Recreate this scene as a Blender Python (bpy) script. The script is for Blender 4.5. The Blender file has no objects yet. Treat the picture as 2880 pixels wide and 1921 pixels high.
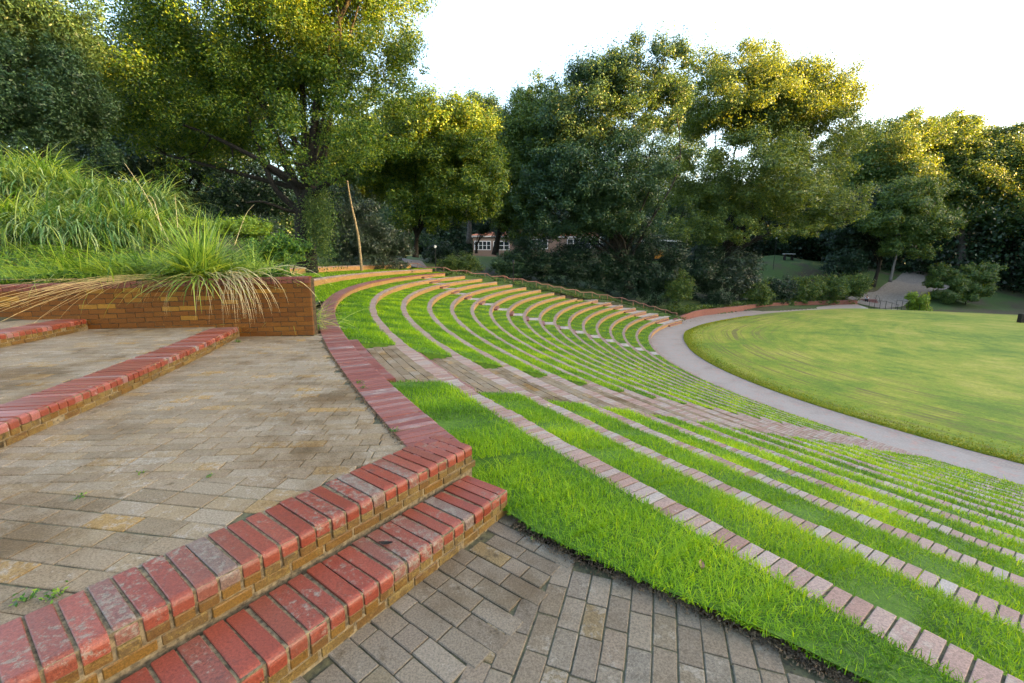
import bpy, bmesh, math, random
import numpy as np
from mathutils import Vector, Matrix

# ------------------------------------------------------------------ basics
sc = bpy.context.scene
COL = sc.collection
R = math.radians
rng = np.random.default_rng(7)
random.seed(7)

# camera numbers (recovered from the concentric terraces); +Y is the view direction, platform is z = 0
FPX = 1222.1; PITCH = R(10.65); ROLL = R(0.389); HCAM = 1.592
CX, CY = 51.218, 36.535          # centre of the amphitheatre
R0 = 61.26; DR = 1.40; DZ = 0.408

def at(px, py, Y):
    """world point that lies Y metres ahead, seen at photo pixel px,py"""
    u = (px - 1440) / FPX; v = -(py - 960.5) / FPX
    c, s = math.cos(ROLL), math.sin(ROLL)
    u, v = c*u - s*v, s*u + c*v
    d = (u, math.cos(PITCH) + v*math.sin(PITCH), -math.sin(PITCH) + v*math.cos(PITCH))
    t = Y / d[1]
    return (d[0]*t, Y, HCAM + d[2]*t)

def pol(r, a):          # polar about the amphitheatre centre, degrees
    return np.stack([CX + r*np.cos(np.radians(a)), CY + r*np.sin(np.radians(a))], -1)

# ------------------------------------------------------------------ mesh helpers
class MB:
    """collects vertices and faces, one mesh object when built"""
    def __init__(s): s.v = []; s.f = []; s.r = []; s.uv = []; s.n = 0; s.hasuv = False
    def add(s, verts, faces, rnd=None, uv=None):
        verts = np.asarray(verts, float).reshape(-1, 3); faces = np.asarray(faces, int)
        s.v.append(verts); s.f.append(faces + s.n); s.n += len(verts)
        if rnd is None: rnd = np.full(len(faces), .5)
        s.r.append(np.broadcast_to(np.asarray(rnd, float), (len(faces),)))
        if uv is None: uv = np.zeros((len(verts), 2))
        else: s.hasuv = True
        s.uv.append(np.asarray(uv, float).reshape(-1, 2))
    def build(s, name, mat, parent=None, smooth=False):
        me = bpy.data.meshes.new(name)
        if s.n:
            V = np.concatenate(s.v)
            me.vertices.add(len(V)); me.vertices.foreach_set('co', V.ravel())
            loops = np.concatenate([f.ravel() for f in s.f])
            tot = np.concatenate([np.full(len(f), f.shape[1]) for f in s.f])
            me.loops.add(len(loops)); me.loops.foreach_set('vertex_index', loops)
            me.polygons.add(len(tot))
            me.polygons.foreach_set('loop_start', np.concatenate([[0], np.cumsum(tot)[:-1]]))
            me.polygons.foreach_set('loop_total', tot)
            me.polygons.foreach_set('use_smooth', np.full(len(tot), bool(smooth)))
            at_ = me.attributes.new('rnd', 'FLOAT', 'FACE'); at_.data.foreach_set('value', np.concatenate(s.r).astype(np.float32))
            if s.hasuv:
                UV = np.concatenate(s.uv); ul = me.uv_layers.new(name='UVMap')
                ul.data.foreach_set('uv', UV[loops].astype(np.float32).ravel())
            me.update(calc_edges=True); me.validate()
        o = bpy.data.objects.new(name, me); COL.objects.link(o)
        me.materials.append(mat)
        if parent: o.parent = parent
        return o
    def to_local(s, loc):
        s.v = [v - np.array(loc) for v in s.v]; return s

def tag(o, label=None, cat=None, group=None, kind=None):
    if label: o['label'] = label
    if cat: o['category'] = cat
    if group: o['group'] = group
    if kind: o['kind'] = kind
    return o
def empty(name, loc=(0, 0, 0), rz=0, label=None, cat=None, group=None):
    o = bpy.data.objects.new(name, None); COL.objects.link(o); o.location = loc; o.rotation_euler = (0, 0, rz)
    o.empty_display_size = .2
    return tag(o, label, cat, group)
def copy_tree(o, parent=None):
    c = o.copy(); COL.objects.link(c); c.parent = parent
    for ch in list(o.children): copy_tree(ch, c)
    return c

def grid_faces(n, m):
    i, j = np.meshgrid(np.arange(n-1), np.arange(m-1), indexing='ij')
    a = (i*m + j).ravel(); return np.stack([a, a+m, a+m+1, a+1], -1)

def prof_bricks(mb, org, t, n, w, prof, jit=.0015, rot=.006, rnd=None, tilt=.0):
    """N bricks: profile (depth along n, z) extruded over width w along t, centred on org"""
    org = np.asarray(org, float); N = len(org)
    if N == 0: return
    t = np.asarray(t, float); n = np.asarray(n, float)
    if t.ndim == 1: t = np.tile(t, (N, 1))
    if n.ndim == 1: n = np.tile(n, (N, 1))
    w = np.broadcast_to(w, (N,)).astype(float)
    a = rng.normal(0, rot, N)[:, None]
    t2 = t*np.cos(a) + n*np.sin(a); n2 = n*np.cos(a) - t*np.sin(a)
    prof = np.asarray(prof, float); P = len(prof)
    org = org + np.concatenate([np.zeros((N, 2)), rng.normal(0, jit, (N, 1))], 1) + n2*rng.normal(0, jit*1.6, (N, 1))
    tz = rng.normal(0, tilt, N)
    V = np.empty((N, 4, P, 3))
    cen = prof.mean(0)
    for e, (sg, ins) in enumerate([(-.5, 1), (-.5, 0), (.5, 0), (.5, 1)]):
        p = prof if not ins else cen + (prof-cen)*(1 - .004/np.maximum(np.abs(prof-cen).max(0), .02))
        off = (sg*(w - (0 if ins else .007)) if ins else sg*(w-.007))
        off = sg*w if ins else sg*(w - .007)
        V[:, e, :, :] = org[:, None, :] + t2[:, None, :]*off[:, None, None] + n2[:, None, :]*p[None, :, 0, None]
        V[:, e, :, 2] += p[None, :, 1] + (tz[:, None]*p[None, :, 0])
    base = (np.arange(N)*4*P)[:, None, None]
    F = []
    for e in range(3):
        i = np.arange(P); j = (i+1) % P
        F.append(np.stack([e*P+i, e*P+j, (e+1)*P+j, (e+1)*P+i], -1))
    F = np.concatenate(F)
    if rnd is None: rnd = rng.random(N)
    n0 = mb.n
    mb.add(V.reshape(-1, 3), (base + F[None]).reshape(-1, 4), np.repeat(rnd, len(F)))
    caps = np.concatenate([base[:, :, 0] + np.arange(P)[None], base[:, :, 0] + 3*P + np.arange(P)[::-1][None]])
    mb.v.append(np.zeros((0, 3))); mb.uv.append(np.zeros((0, 2)))
    mb.f.append(caps + n0); mb.r.append(np.concatenate([rnd, rnd]))

def bull(depth, h, rad=.045, over=0.0, seg=5):
    """bullnose profile; depth runs from -depth (back) to 0 (nose)"""
    p = [(-depth, -h), (-depth, -.004), (-depth+.004, 0)]
    for k in range(seg+1):
        a = math.pi/2*(1 - k/seg); p.append((over - rad + rad*math.cos(a), -rad + rad*math.sin(a)))
    p.append((over, -h)); return p
def boxp(depth, h, c=.005):
    return [(-depth, -h), (-depth, -c), (-depth+c, 0), (-c, 0), (0, -c), (0, -h)]

def line_pts(poly, step, start=0.0):
    """points every step along a polyline -> positions, tangents"""
    poly = np.asarray(poly, float); seg = np.diff(poly, axis=0); L = np.hypot(seg[:, 0], seg[:, 1]); cum = np.concatenate([[0], np.cumsum(L)])
    s = np.arange(start + step/2, cum[-1] - step/2 + 1e-6, step)
    k = np.clip(np.searchsorted(cum, s, side='right')-1, 0, len(seg)-1)
    f = (s - cum[k])/L[k]
    return poly[k] + seg[k]*f[:, None], seg[k]/L[k][:, None], s
def smooth_line(pts, n=40):
    pts = np.asarray(pts, float); d = np.concatenate([[0], np.cumsum(np.hypot(*np.diff(pts[:, :2], axis=0).T))])
    s = np.linspace(0, d[-1], n); out = np.stack([np.interp(s, d, pts[:, i]) for i in range(pts.shape[1])], -1)
    for _ in range(3): out[1:-1] = (out[:-2] + 2*out[1:-1] + out[2:])/4
    return out

def tube(mb, pts, rad, seg=8, rnd=.5):
    pts = np.asarray(pts, float); rad = np.broadcast_to(rad, (len(pts),)); M = len(pts)
    T = np.gradient(pts, axis=0); T /= np.linalg.norm(T, axis=1)[:, None] + 1e-9
    up = np.array([0, 0, 1.0]) if abs(T[0][2]) < .9 else np.array([1.0, 0, 0])
    V = []
    a = np.linspace(0, 2*np.pi, seg, endpoint=False)
    x = np.cross(T[0], up); x /= np.linalg.norm(x)
    for i in range(M):
        x = x - T[i]*np.dot(x, T[i]); x /= np.linalg.norm(x)+1e-9; y = np.cross(T[i], x)
        V.append(pts[i] + rad[i]*(np.cos(a)[:, None]*x + np.sin(a)[:, None]*y))
    F = []
    for i in range(M-1):
        k = np.arange(seg); F.append(np.stack([i*seg+k, i*seg+(k+1) % seg, (i+1)*seg+(k+1) % seg, (i+1)*seg+k], -1))
    n0 = mb.n
    mb.add(np.concatenate(V), np.concatenate(F), rnd)
    mb.v.append(np.zeros((0, 3))); mb.uv.append(np.zeros((0, 2)))
    mb.f.append(np.array([n0 + np.arange(seg)[::-1], n0 + (M-1)*seg + np.arange(seg)])); mb.r.append(np.full(2, rnd))

def box(mb, c, size, rz=0, rnd=.5, bev=.0):
    sx, sy, sz = [s/2 for s in size]; co, si = math.cos(rz), math.sin(rz)
    b = min(bev, sx*.4, sy*.4, sz*.4)
    V = []
    rings = [(-sz, b), (-sz+b, 0), (sz-b, 0), (sz, b)] if b > 0 else [(-sz, 0), (sz, 0)]
    for z, i in rings:
        for x, y in ((-sx+i, -sy+i), (sx-i, -sy+i), (sx-i, sy-i), (-sx+i, sy-i)):
            V.append((c[0]+x*co-y*si, c[1]+x*si+y*co, c[2]+z))
    F = [(3, 2, 1, 0), tuple(len(V)-4+i for i in range(4))]
    for k in range(len(rings)-1):
        for i in range(4): F.append((k*4+i, k*4+(i+1) % 4, k*4+4+(i+1) % 4, k*4+4+i))
    mb.add(V, F, rnd)

def inpoly(P, poly):
    x, y = P[:, 0], P[:, 1]; poly = np.asarray(poly); r = np.zeros(len(P), bool); j = len(poly)-1
    for i in range(len(poly)):
        xi, yi = poly[i]; xj, yj = poly[j]
        c = ((yi > y) != (yj > y)) & (x < (xj-xi)*(y-yi)/(yj-yi+1e-12)+xi); r ^= c; j = i
    return r

def prism(mb, poly, z0, z1, rnd=.5):
    """solid from a plan polygon; z1 top (scalar or per vertex)"""
    poly = np.asarray(poly, float); n = len(poly); z1 = np.broadcast_to(z1, (n,)); z0 = np.broadcast_to(z0, (n,))
    V = np.concatenate([np.column_stack([poly, z0]), np.column_stack([poly, z1])])
    k = np.arange(n); mb.add(V, np.stack([k, (k+1) % n, (k+1) % n+n, k+n], -1), rnd)
    mb.v.append(np.zeros((0, 3))); mb.uv.append(np.zeros((0, 2)))
    b = mb.n - 2*n; mb.f.append(np.array([b + k[::-1], b + n + k])); mb.r.append(np.full(2, rnd))

def ring_solid(mb, r_in, r_out, a0, a1, z0, z1, step=.5):
    n = max(2, int(abs(a1-a0)/step)+1); a = np.linspace(a0, a1, n)
    pi, po = pol(np.full(n, r_in), a), pol(np.full(n, r_out), a)
    u = np.radians(a)*r_in
    z0 = np.full(n, z0); z1 = np.full(n, z1)
    rows = [(pi, z0), (pi, z1), (po, z1), (po, z0)]
    V = np.concatenate([np.column_stack([p, z]) for p, z in rows])
    UV = np.concatenate([np.column_stack([u, z0]), np.column_stack([u, z1]), np.column_stack([u, z1+(r_out-r_in)]), np.column_stack([u, z1+(r_out-r_in)+(z1-z0)])])
    F = []
    k = np.arange(n-1)
    for b in range(3): F.append(np.stack([b*n+k, b*n+k+1, (b+1)*n+k+1, (b+1)*n+k], -1))
    F.append(np.array([[0, n, 2*n, 3*n], [n-1, 4*n-1, 3*n-1, 2*n-1]]))
    mb.add(V, np.concatenate(F), .5, UV)
def ring_sheet(mb, r_in, r_out, a0, a1, z, step=.5, nr=2, zf=None):
    n = max(2, int(abs(a1-a0)/step)+1); a = np.linspace(a0, a1, n)
    rr = np.linspace(0, 1, nr)
    ri = np.broadcast_to(r_in, (n,)) if np.ndim(r_in) else np.full(n, r_in); ro = np.full(n, r_out) if not np.ndim(r_out) else r_out
    P = np.stack([pol(ri + (ro-ri)*q, a) for q in rr], 1).reshape(-1, 2)
    U = np.stack([np.stack([np.radians(a)*50, ri+(ro-ri)*q], -1) for q in rr], 1).reshape(-1, 2)
    Zs = np.full(len(P), float(z))
    if zf is not None: Zs = Zs + zf(np.repeat(a, nr), np.tile(rr, n))
    mb.add(np.column_stack([P, Zs]), grid_faces(n, nr), .5, U)

# ------------------------------------------------------------------ materials
class NT:
    def __init__(s, name):
        s.m = bpy.data.materials.new(name); s.m.use_nodes = True; s.t = s.m.node_tree; s.t.nodes.clear()
    def n(s, typ, inp=None, **kw):
        nd = s.t.nodes.new(typ)
        for k, v in kw.items(): setattr(nd, k, v)
        for k, v in (inp or {}).items():
            if isinstance(v, bpy.types.NodeSocket): s.t.links.new(v, nd.inputs[k])
            else: nd.inputs[k].default_value = v
        return nd
    def ramp(s, fac, stops, interp='LINEAR'):
        nd = s.n('ShaderNodeValToRGB', {'Fac': fac}); nd.color_ramp.interpolation = interp
        el = nd.color_ramp.elements
        while len(el) < len(stops): el.new(.5)
        for e, (p, c) in zip(el, stops): e.position = p; e.color = (*c, 1) if len(c) == 3 else c
        return nd.outputs['Color']
    def noise(s, scale, detail=4, vec=None, rough=.55, dist=0.):
        i = {'Scale': scale, 'Detail': detail, 'Roughness': rough, 'Distortion': dist}
        i['Vector'] = vec if vec is not None else s.pos()
        return s.n('ShaderNodeTexNoise', i).outputs['Fac']
    def pos(s):
        if not hasattr(s, '_p'): s._p = s.n('ShaderNodeNewGeometry').outputs['Position']
        return s._p
    def mix(s, fac, a, b, mode='MIX'):
        nd = s.n('ShaderNodeMix', data_type='RGBA', blend_type=mode)
        for k, v in ((0, fac), (6, a), (7, b)):
            if isinstance(v, bpy.types.NodeSocket): s.t.links.new(v, nd.inputs[k])
            else: nd.inputs[k].default_value = v if not isinstance(v, tuple) or len(v) == 4 else (*v, 1)
        return nd.outputs[2]
    def math(s, op, a, b=0.0, clamp=False):
        nd = s.n('ShaderNodeMath', operation=op, use_clamp=clamp)
        for k, v in ((0, a), (1, b)):
            if isinstance(v, bpy.types.NodeSocket): s.t.links.new(v, nd.inputs[k])
            else: nd.inputs[k].default_value = v
        return nd.outputs[0]
    def rnd(s): return s.n('ShaderNodeAttribute', attribute_name='rnd').outputs['Fac']
    def band(s, x, a, b):   # smoothstep from a to b
        return s.n('ShaderNodeMapRange', {'Value': x, 'From Min': a, 'From Max': b}, interpolation_type='SMOOTHSTEP').outputs[0]
    def out(s, color, rough=.8, bump=None, bstr=.3, bdist=.01, spec=.4, transl=0, tcol=None, metal=0):
        i = {'Roughness': rough, 'Specular IOR Level': spec, 'Metallic': metal}
        i['Base Color'] = color if isinstance(color, bpy.types.NodeSocket) else (*color, 1)
        if bump is not None: i['Normal'] = s.n('ShaderNodeBump', {'Height': bump, 'Strength': bstr, 'Distance': bdist}).outputs[0]
        p = s.n('ShaderNodeBsdfPrincipled', i).outputs[0]
        if transl:
            ti = {'Color': tcol if tcol is not None else i['Base Color']}
            tr = s.n('ShaderNodeBsdfTranslucent', ti).outputs[0]
            mx = s.n('ShaderNodeMixShader', {'Fac': transl}); s.t.links.new(p, mx.inputs[1]); s.t.links.new(tr, mx.inputs[2]); p = mx.outputs[0]
        o = s.n('ShaderNodeOutputMaterial'); s.t.links.new(p, o.inputs['Surface'])
        return s.m

def mat_brick(name, cols, *a, stain=0., **k):
    return _mat_brick(name, cols, *a, stain=stain, **k)
def _mat_brick(name, cols, lichen=.35, lcol=(.36, .33, .29), rough=.42, lscale=9, dark=.25, grime=(.05, .045, .04), spec=.5, stain=0.):
    t = NT(name); r = t.rnd()
    c = t.ramp(r, [(i/(len(cols)-1), k) for i, k in enumerate(cols)])
    vv = t.n('ShaderNodeVectorMath', {0: t.pos(), 1: t.n('ShaderNodeCombineXYZ', {'X': t.math('MULTIPLY', r, 37.0), 'Y': t.math('MULTIPLY', r, 11.0)}).outputs[0]}, operation='ADD').outputs[0]
    n1 = t.noise(lscale, 10, vec=vv, rough=.82); n2 = t.noise(2.2, 3); fine = t.noise(90, 3)
    lm = t.math('ADD', n1, t.math('MULTIPLY', t.math('SUBTRACT', r, .5), .12))
    lm = t.math('ADD', lm, t.math('MULTIPLY', t.math('SUBTRACT', n2, .5), .35))
    k = .66 - lichen*.35
    c = t.mix(t.math('MULTIPLY', t.band(lm, k, k+.07), .8), c, lcol)
    g = t.band(t.noise(5, 6, rough=.7), .58, .72)
    c = t.mix(t.math('MULTIPLY', g, dark), c, grime)
    if stain: c = t.mix(t.math('MULTIPLY', t.band(t.noise(.75, 7, rough=.68), .47, .66), stain), c, t.mix(1.0, c, (.55, .47, .36, 1), 'MULTIPLY'))
    gr = t.noise(260, 2)
    c = t.mix(.45, c, t.ramp(fine, [(.35, (.3, .3, .3)), (.6, (1.1, 1.1, 1.1))]), 'MULTIPLY')
    c = t.mix(.4, c, t.ramp(gr, [(.35, (.35, .35, .35)), (.6, (1.15, 1.15, 1.15))]), 'MULTIPLY')
    rg = t.math('ADD', rough, t.math('MULTIPLY', t.band(lm, k, k+.05), .3))
    return t.out(c, rg, t.math('ADD', fine, t.math('MULTIPLY', n1, .8)), .25, .004, spec=spec)

RED = [(0.1950, 0.0406, 0.0211), (0.2340, 0.0499, 0.0265), (0.1950, 0.0530, 0.0296), (0.2496, 0.0624, 0.0359), (0.2184, 0.0452, 0.0257), (0.2028, 0.0546, 0.0328), (0.1560, 0.1014, 0.0780)]
M_step = mat_brick('glazed_red_brick', RED, lichen=.33, lcol=(.235, .205, .16), rough=.42, lscale=24, dark=.6, spec=.35)
M_stepb = mat_brick('glazed_red_brick_far', RED[:5] + [(.32, .11, .085), (.22, .14, .13)], lichen=.12, rough=.36, lscale=10, dark=.25)
M_cop = mat_brick('worn_coping_brick', [(.26, .15, .115), (.30, .19, .15), (.335, .235, .19), (.28, .17, .135), (.37, .285, .24), (.29, .225, .195), (.36, .315, .275)], lichen=.40, lcol=(.36, .30, .25), rough=.6, lscale=9, dark=.45, spec=.3)
M_cop0 = mat_brick('row_top_brick', [(0.1764, 0.0504, 0.0403), (0.2100, 0.0630, 0.0504), (0.2352, 0.0840, 0.0672), (0.1932, 0.0588, 0.0462), (0.2604, 0.1218, 0.1050), (0.2016, 0.1260, 0.1176)], lichen=.25, lcol=(.30, .23, .205), rough=.5, lscale=8, dark=.4)
M_riser = mat_brick('ochre_stain_glow_brick', [(0.1394, 0.0697, 0.0131), (0.1722, 0.0902, 0.0180), (0.1148, 0.0574, 0.0164), (0.1476, 0.0902, 0.0246), (0.0984, 0.0615, 0.0246), (0.1804, 0.0984, 0.0205)], lichen=.45, lcol=(.20, .135, .04), rough=.55, lscale=24, dark=.95, grime=(.022, .015, .006), spec=.3)  # ochre stain plus golden horizon glow, both put into the brick colour
M_wall = mat_brick('retaining_wall_brick', [(.15, .055, .008), (.175, .066, .009), (.135, .047, .007), (.16, .06, .008), (.19, .072, .010), (.135, .05, .008), (.15, .055, .008), (.18, .068, .009), (.30, .155, .02)], lichen=.0, lcol=(.4, .25, .08), rough=.6, lscale=5, dark=.2, spec=.2)
M_wcap = mat_brick('wall_cap_brick', [(.17, .040, .025), (.20, .05, .03), (.15, .036, .025), (.21, .06, .03), (.18, .06, .04)], lichen=.05, rough=.38, lscale=8, dark=.3)
M_paver = mat_brick('grey_clay_paver', stain=.9, cols=[(.225, .17, .108), (.26, .205, .14), (.20, .155, .10), (.285, .235, .17), (.23, .175, .115), (.265, .20, .12), (.245, .20, .14), (.30, .19, .07)], lichen=.30, lcol=(.32, .275, .215), rough=.95, lscale=16, dark=.7, grime=(.10, .075, .04), spec=.12)

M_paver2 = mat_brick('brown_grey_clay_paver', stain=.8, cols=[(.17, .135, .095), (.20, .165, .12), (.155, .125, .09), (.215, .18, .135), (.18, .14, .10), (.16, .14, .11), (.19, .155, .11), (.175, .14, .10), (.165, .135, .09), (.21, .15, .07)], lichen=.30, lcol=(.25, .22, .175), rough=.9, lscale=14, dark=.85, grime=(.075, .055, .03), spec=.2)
def mat_simple(name, c1, c2, scale=8, rough=.85, bstr=.4, bdist=.01, detail=6, lo=.35, hi=.65, **kw):
    t = NT(name); n = t.noise(scale, detail, rough=.65)
    return t.out(t.ramp(n, [(lo, c1), (hi, c2)]), rough, n, bstr, bdist, **kw)
M_mortar = mat_simple('sandy_mortar', (.06, .045, .025), (.26, .20, .11), 30)
M_joint = mat_simple('dark_joint_sand', (.03, .028, .016), (.10, .095, .045), 25)
M_soil = mat_simple('dry_soil', (.04, .028, .018), (.13, .09, .05), 14)
M_bark = mat_simple('dark_bark', (.008, .0065, .005), (.032, .026, .02), 9, .95, .9, .05)
M_bark2 = mat_simple('grey_bark', (.06, .055, .05), (.19, .17, .16), 7, .95, .9, .05)
M_pale = mat_simple('pale_stripped_wood', (.16, .11, .05), (.36, .27, .14), 5, .7, .4, .02)
M_rust = mat_simple('rust_brown_paint', (.30, .13, .09), (.42, .20, .14), 20, .5)
M_black = mat_simple('black_metal', (.012, .012, .013), (.025, .025, .027), 20, .4)
M_lamp = mat_simple('frosted_lamp_glass', (.6, .62, .65), (.75, .77, .8), 3, .3)
M_white = mat_simple('white_painted_wood', (.55, .56, .58), (.72, .73, .75), 4, .5)
M_glass = NT('window_glass').out((.02, .03, .035), .08, spec=.8)
M_roof = mat_simple('orange_red_roof_tile', (.30, .10, .05), (.42, .16, .09), 3)
M_orange = mat_simple('orange_door_paint', (.5, .2, .02), (.62, .28, .04), 2)
M_stone = mat_simple('pale_creek_stone', (.2, .19, .17), (.42, .40, .37), 6)
M_skin = mat_simple('skin', (.35, .2, .14), (.42, .25, .18), 5, .6)
M_shirt = mat_simple('white_cotton', (.6, .6, .66), (.72, .72, .78), 9)
M_cloth = mat_simple('black_cotton', (.012, .012, .014), (.03, .03, .033), 9)
M_car = NT('white_car_paint').out((.7, .72, .75), .25)
M_dry = mat_simple('dry_straw', (.55, .42, .18), (.78, .64, .36), 12, .7, .1)

def mat_leaf(name, cols, transl=.35, rough=.45, tboost=1.0, spec=.35):
    t = NT(name); r = t.rnd(); c = t.ramp(r, [(i/(len(cols)-1), k) for i, k in enumerate(cols)])
    big = t.noise(.35, 3)
    c = t.mix(.35, c, t.ramp(big, [(.3, (.45, .55, .5)), (.7, (1, 1, 1))]), 'MULTIPLY')
    tc = t.mix(1.0, c, (2.2*tboost, 1.65*tboost, .3, 1), 'MULTIPLY')
    return t.out(c, rough, spec=spec, transl=transl, tcol=tc)
M_oak = mat_leaf('oak_leaf', [(.016, .05, .010), (.034, .088, .014), (.07, .14, .018), (.13, .205, .022), (.24, .28, .025)])
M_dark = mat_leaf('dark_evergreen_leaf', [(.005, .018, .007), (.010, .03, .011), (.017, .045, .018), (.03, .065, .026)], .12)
M_blue = mat_leaf('bluish_green_leaf', [(.02, .055, .030), (.034, .08, .04), (.055, .11, .05), (.09, .15, .055)], .3)
M_pale_leaf = mat_leaf('pale_green_leaf', [(.04, .085, .03), (.075, .13, .04), (.12, .185, .05), (.19, .25, .06)], .38)
M_mid = mat_leaf('mid_green_leaf', [(.032, .075, .024), (.055, .11, .03), (.09, .155, .035), (.16, .21, .04)], .35)
M_lime = mat_leaf('yellow_green_leaf', [(.10, .18, .02), (.15, .26, .03), (.22, .33, .035), (.30, .38, .04)], .4)
M_mag = mat_leaf('glossy_magnolia_leaf', [(.015, .03, .012), (.03, .055, .02), (.04, .062, .032), (.075, .09, .055)], .08, .35, spec=.5)
M_blade = mat_leaf('grass_blade', [(.035, .10, .003), (.08, .20, .004), (.15, .32, .005), (.25, .43, .008), (.40, .54, .014)], .45, .5)
M_long = mat_leaf('long_grass_blade', [(.05, .12, .02), (.11, .22, .04), (.20, .34, .07), (.33, .46, .10), (.52, .58, .16)], .4, .4)
M_long2 = mat_leaf('blue_green_grass_blade', [(.035, .10, .03), (.08, .18, .06), (.16, .29, .10), (.30, .42, .18), (.55, .62, .32)], .35, .35)
M_ivy = mat_leaf('ground_ivy_leaf', [(.02, .07, .01), (.045, .125, .014), (.10, .21, .02), (.22, .32, .03)], .35)

# ------------------------------------------------------------------ camera, sky, sun
cam = bpy.data.cameras.new('camera'); co = bpy.data.objects.new('camera', cam); COL.objects.link(co)
cam.sensor_width = 36; cam.lens = 36*FPX/2880; cam.clip_end = 4000; cam.clip_start = .05
c_, s_ = math.cos(ROLL), math.sin(ROLL); Rv = Vector((1, 0, 0)); Uv = Vector((0, math.sin(PITCH), math.cos(PITCH)))
F_ = Vector((0, math.cos(PITCH), -math.sin(PITCH)))
right = c_*Rv + s_*Uv; up = -s_*Rv + c_*Uv
co.matrix_world = Matrix.Translation((0, 0, HCAM)) @ Matrix((right, up, -F_)).transposed().to_4x4()
sc.camera = co

SUN_EL, SUN_AZ = 12.0, -12.0        # azimuth measured from +X: low on the right
w = bpy.data.worlds.new('World'); sc.world = w; w.use_nodes = True
wt = w.node_tree; bg = wt.nodes['Background']
sky = wt.nodes.new('ShaderNodeTexSky'); sky.sky_type = 'NISHITA'; sky.sun_disc = False
sky.sun_elevation = R(SUN_EL); sky.sun_rotation = R(90 - SUN_AZ); sky.air_density = 1.0; sky.dust_density = 3.3; sky.ozone_density = .7
wt.links.new(sky.outputs[0], bg.inputs[0]); bg.inputs[1].default_value = .105
sd = Vector((math.cos(R(SUN_EL))*math.cos(R(SUN_AZ)), math.cos(R(SUN_EL))*math.sin(R(SUN_AZ)), math.sin(R(SUN_EL))))
sl = bpy.data.lights.new('sun', 'SUN'); sl.energy = 5.0; sl.angle = R(.5); sl.color = (1, .60, .16)
so = bpy.data.objects.new('sun', sl); COL.objects.link(so); so.rotation_euler = sd.to_track_quat('Z', 'Y').to_euler(); so.location = (60, -20, 60)
sc.view_settings.view_transform = 'Standard'; sc.view_settings.look = 'None'; sc.view_settings.gamma = 1
sc.view_settings.exposure = 3.38

#@@SETTING
# ------------------------------------------------------------------ row tables
ROW_END = [165.2, 162.5, 160.4, 158.8, 156.9, 155.4, 153.4, 151.9, 151.1, 150.0, 144.9, 142.6, 141.7, 139.7, 138.95, 137.5, 136.7, 134.8]
ROW_END = [a - 360 for a in ROW_END]
A_NEAR = -112.0
AI0, AI1 = -153.85, -150.40                     # near aisle
FA_K = [0, 1, 2, 3, 4, 6, 8, 10, 13, 16, 17]
FA_HI = [170.9, 172.5, 173.8, 175.2, 176.2, 177.6, 178.6, 178.0, 177.4, 176.5, 176.2]
def far_aisle(k):
    h = float(np.interp(k, FA_K, FA_HI)) - 360; return h - 2.3, h
GEND = {10: 148, 11: 147.4, 12: 146.2, 13: 145.7, 14: 145.2, 15: 144.9, 16: 144.5, 17: 144.0}
def grass_end(t):   # where the grass of tread t stops at the far end
    return (GEND[t] if t in GEND else ROW_END[max(t-1, 0)] + 360 + .6) - 360
def rk(k): return R0 - k*DR
def zk(k): return -k*DZ
ORD = ['top', 'second', 'third', 'fourth', 'fifth', 'sixth', 'seventh', 'eighth', 'ninth', 'tenth', 'eleventh', 'twelfth', 'thirteenth', 'fourteenth', 'fifteenth', 'sixteenth', 'seventeenth', 'bottom']
COP = [.44] + [.32]*17

# brick wall face for the seat walls (courses follow the curve)
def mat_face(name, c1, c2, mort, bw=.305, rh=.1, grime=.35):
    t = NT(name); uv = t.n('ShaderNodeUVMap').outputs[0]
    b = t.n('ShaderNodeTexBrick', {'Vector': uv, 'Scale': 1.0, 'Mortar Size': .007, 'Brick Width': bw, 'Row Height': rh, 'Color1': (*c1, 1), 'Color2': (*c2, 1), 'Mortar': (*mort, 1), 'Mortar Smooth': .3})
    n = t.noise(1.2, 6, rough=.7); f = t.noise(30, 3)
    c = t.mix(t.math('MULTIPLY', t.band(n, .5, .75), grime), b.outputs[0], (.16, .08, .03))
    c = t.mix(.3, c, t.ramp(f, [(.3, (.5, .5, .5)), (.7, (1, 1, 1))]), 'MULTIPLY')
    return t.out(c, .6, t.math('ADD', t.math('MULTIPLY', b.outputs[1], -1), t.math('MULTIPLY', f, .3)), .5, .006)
M_face = mat_face('golden_glow_brick_face', (.42, .24, .075), (.33, .165, .045), (.27, .19, .09))  # golden light from the low horizon is painted into this face colour
M_redface = mat_face('red_brick_face', (.26, .085, .055), (.20, .06, .04), (.22, .15, .12), .3, .1)

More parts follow.
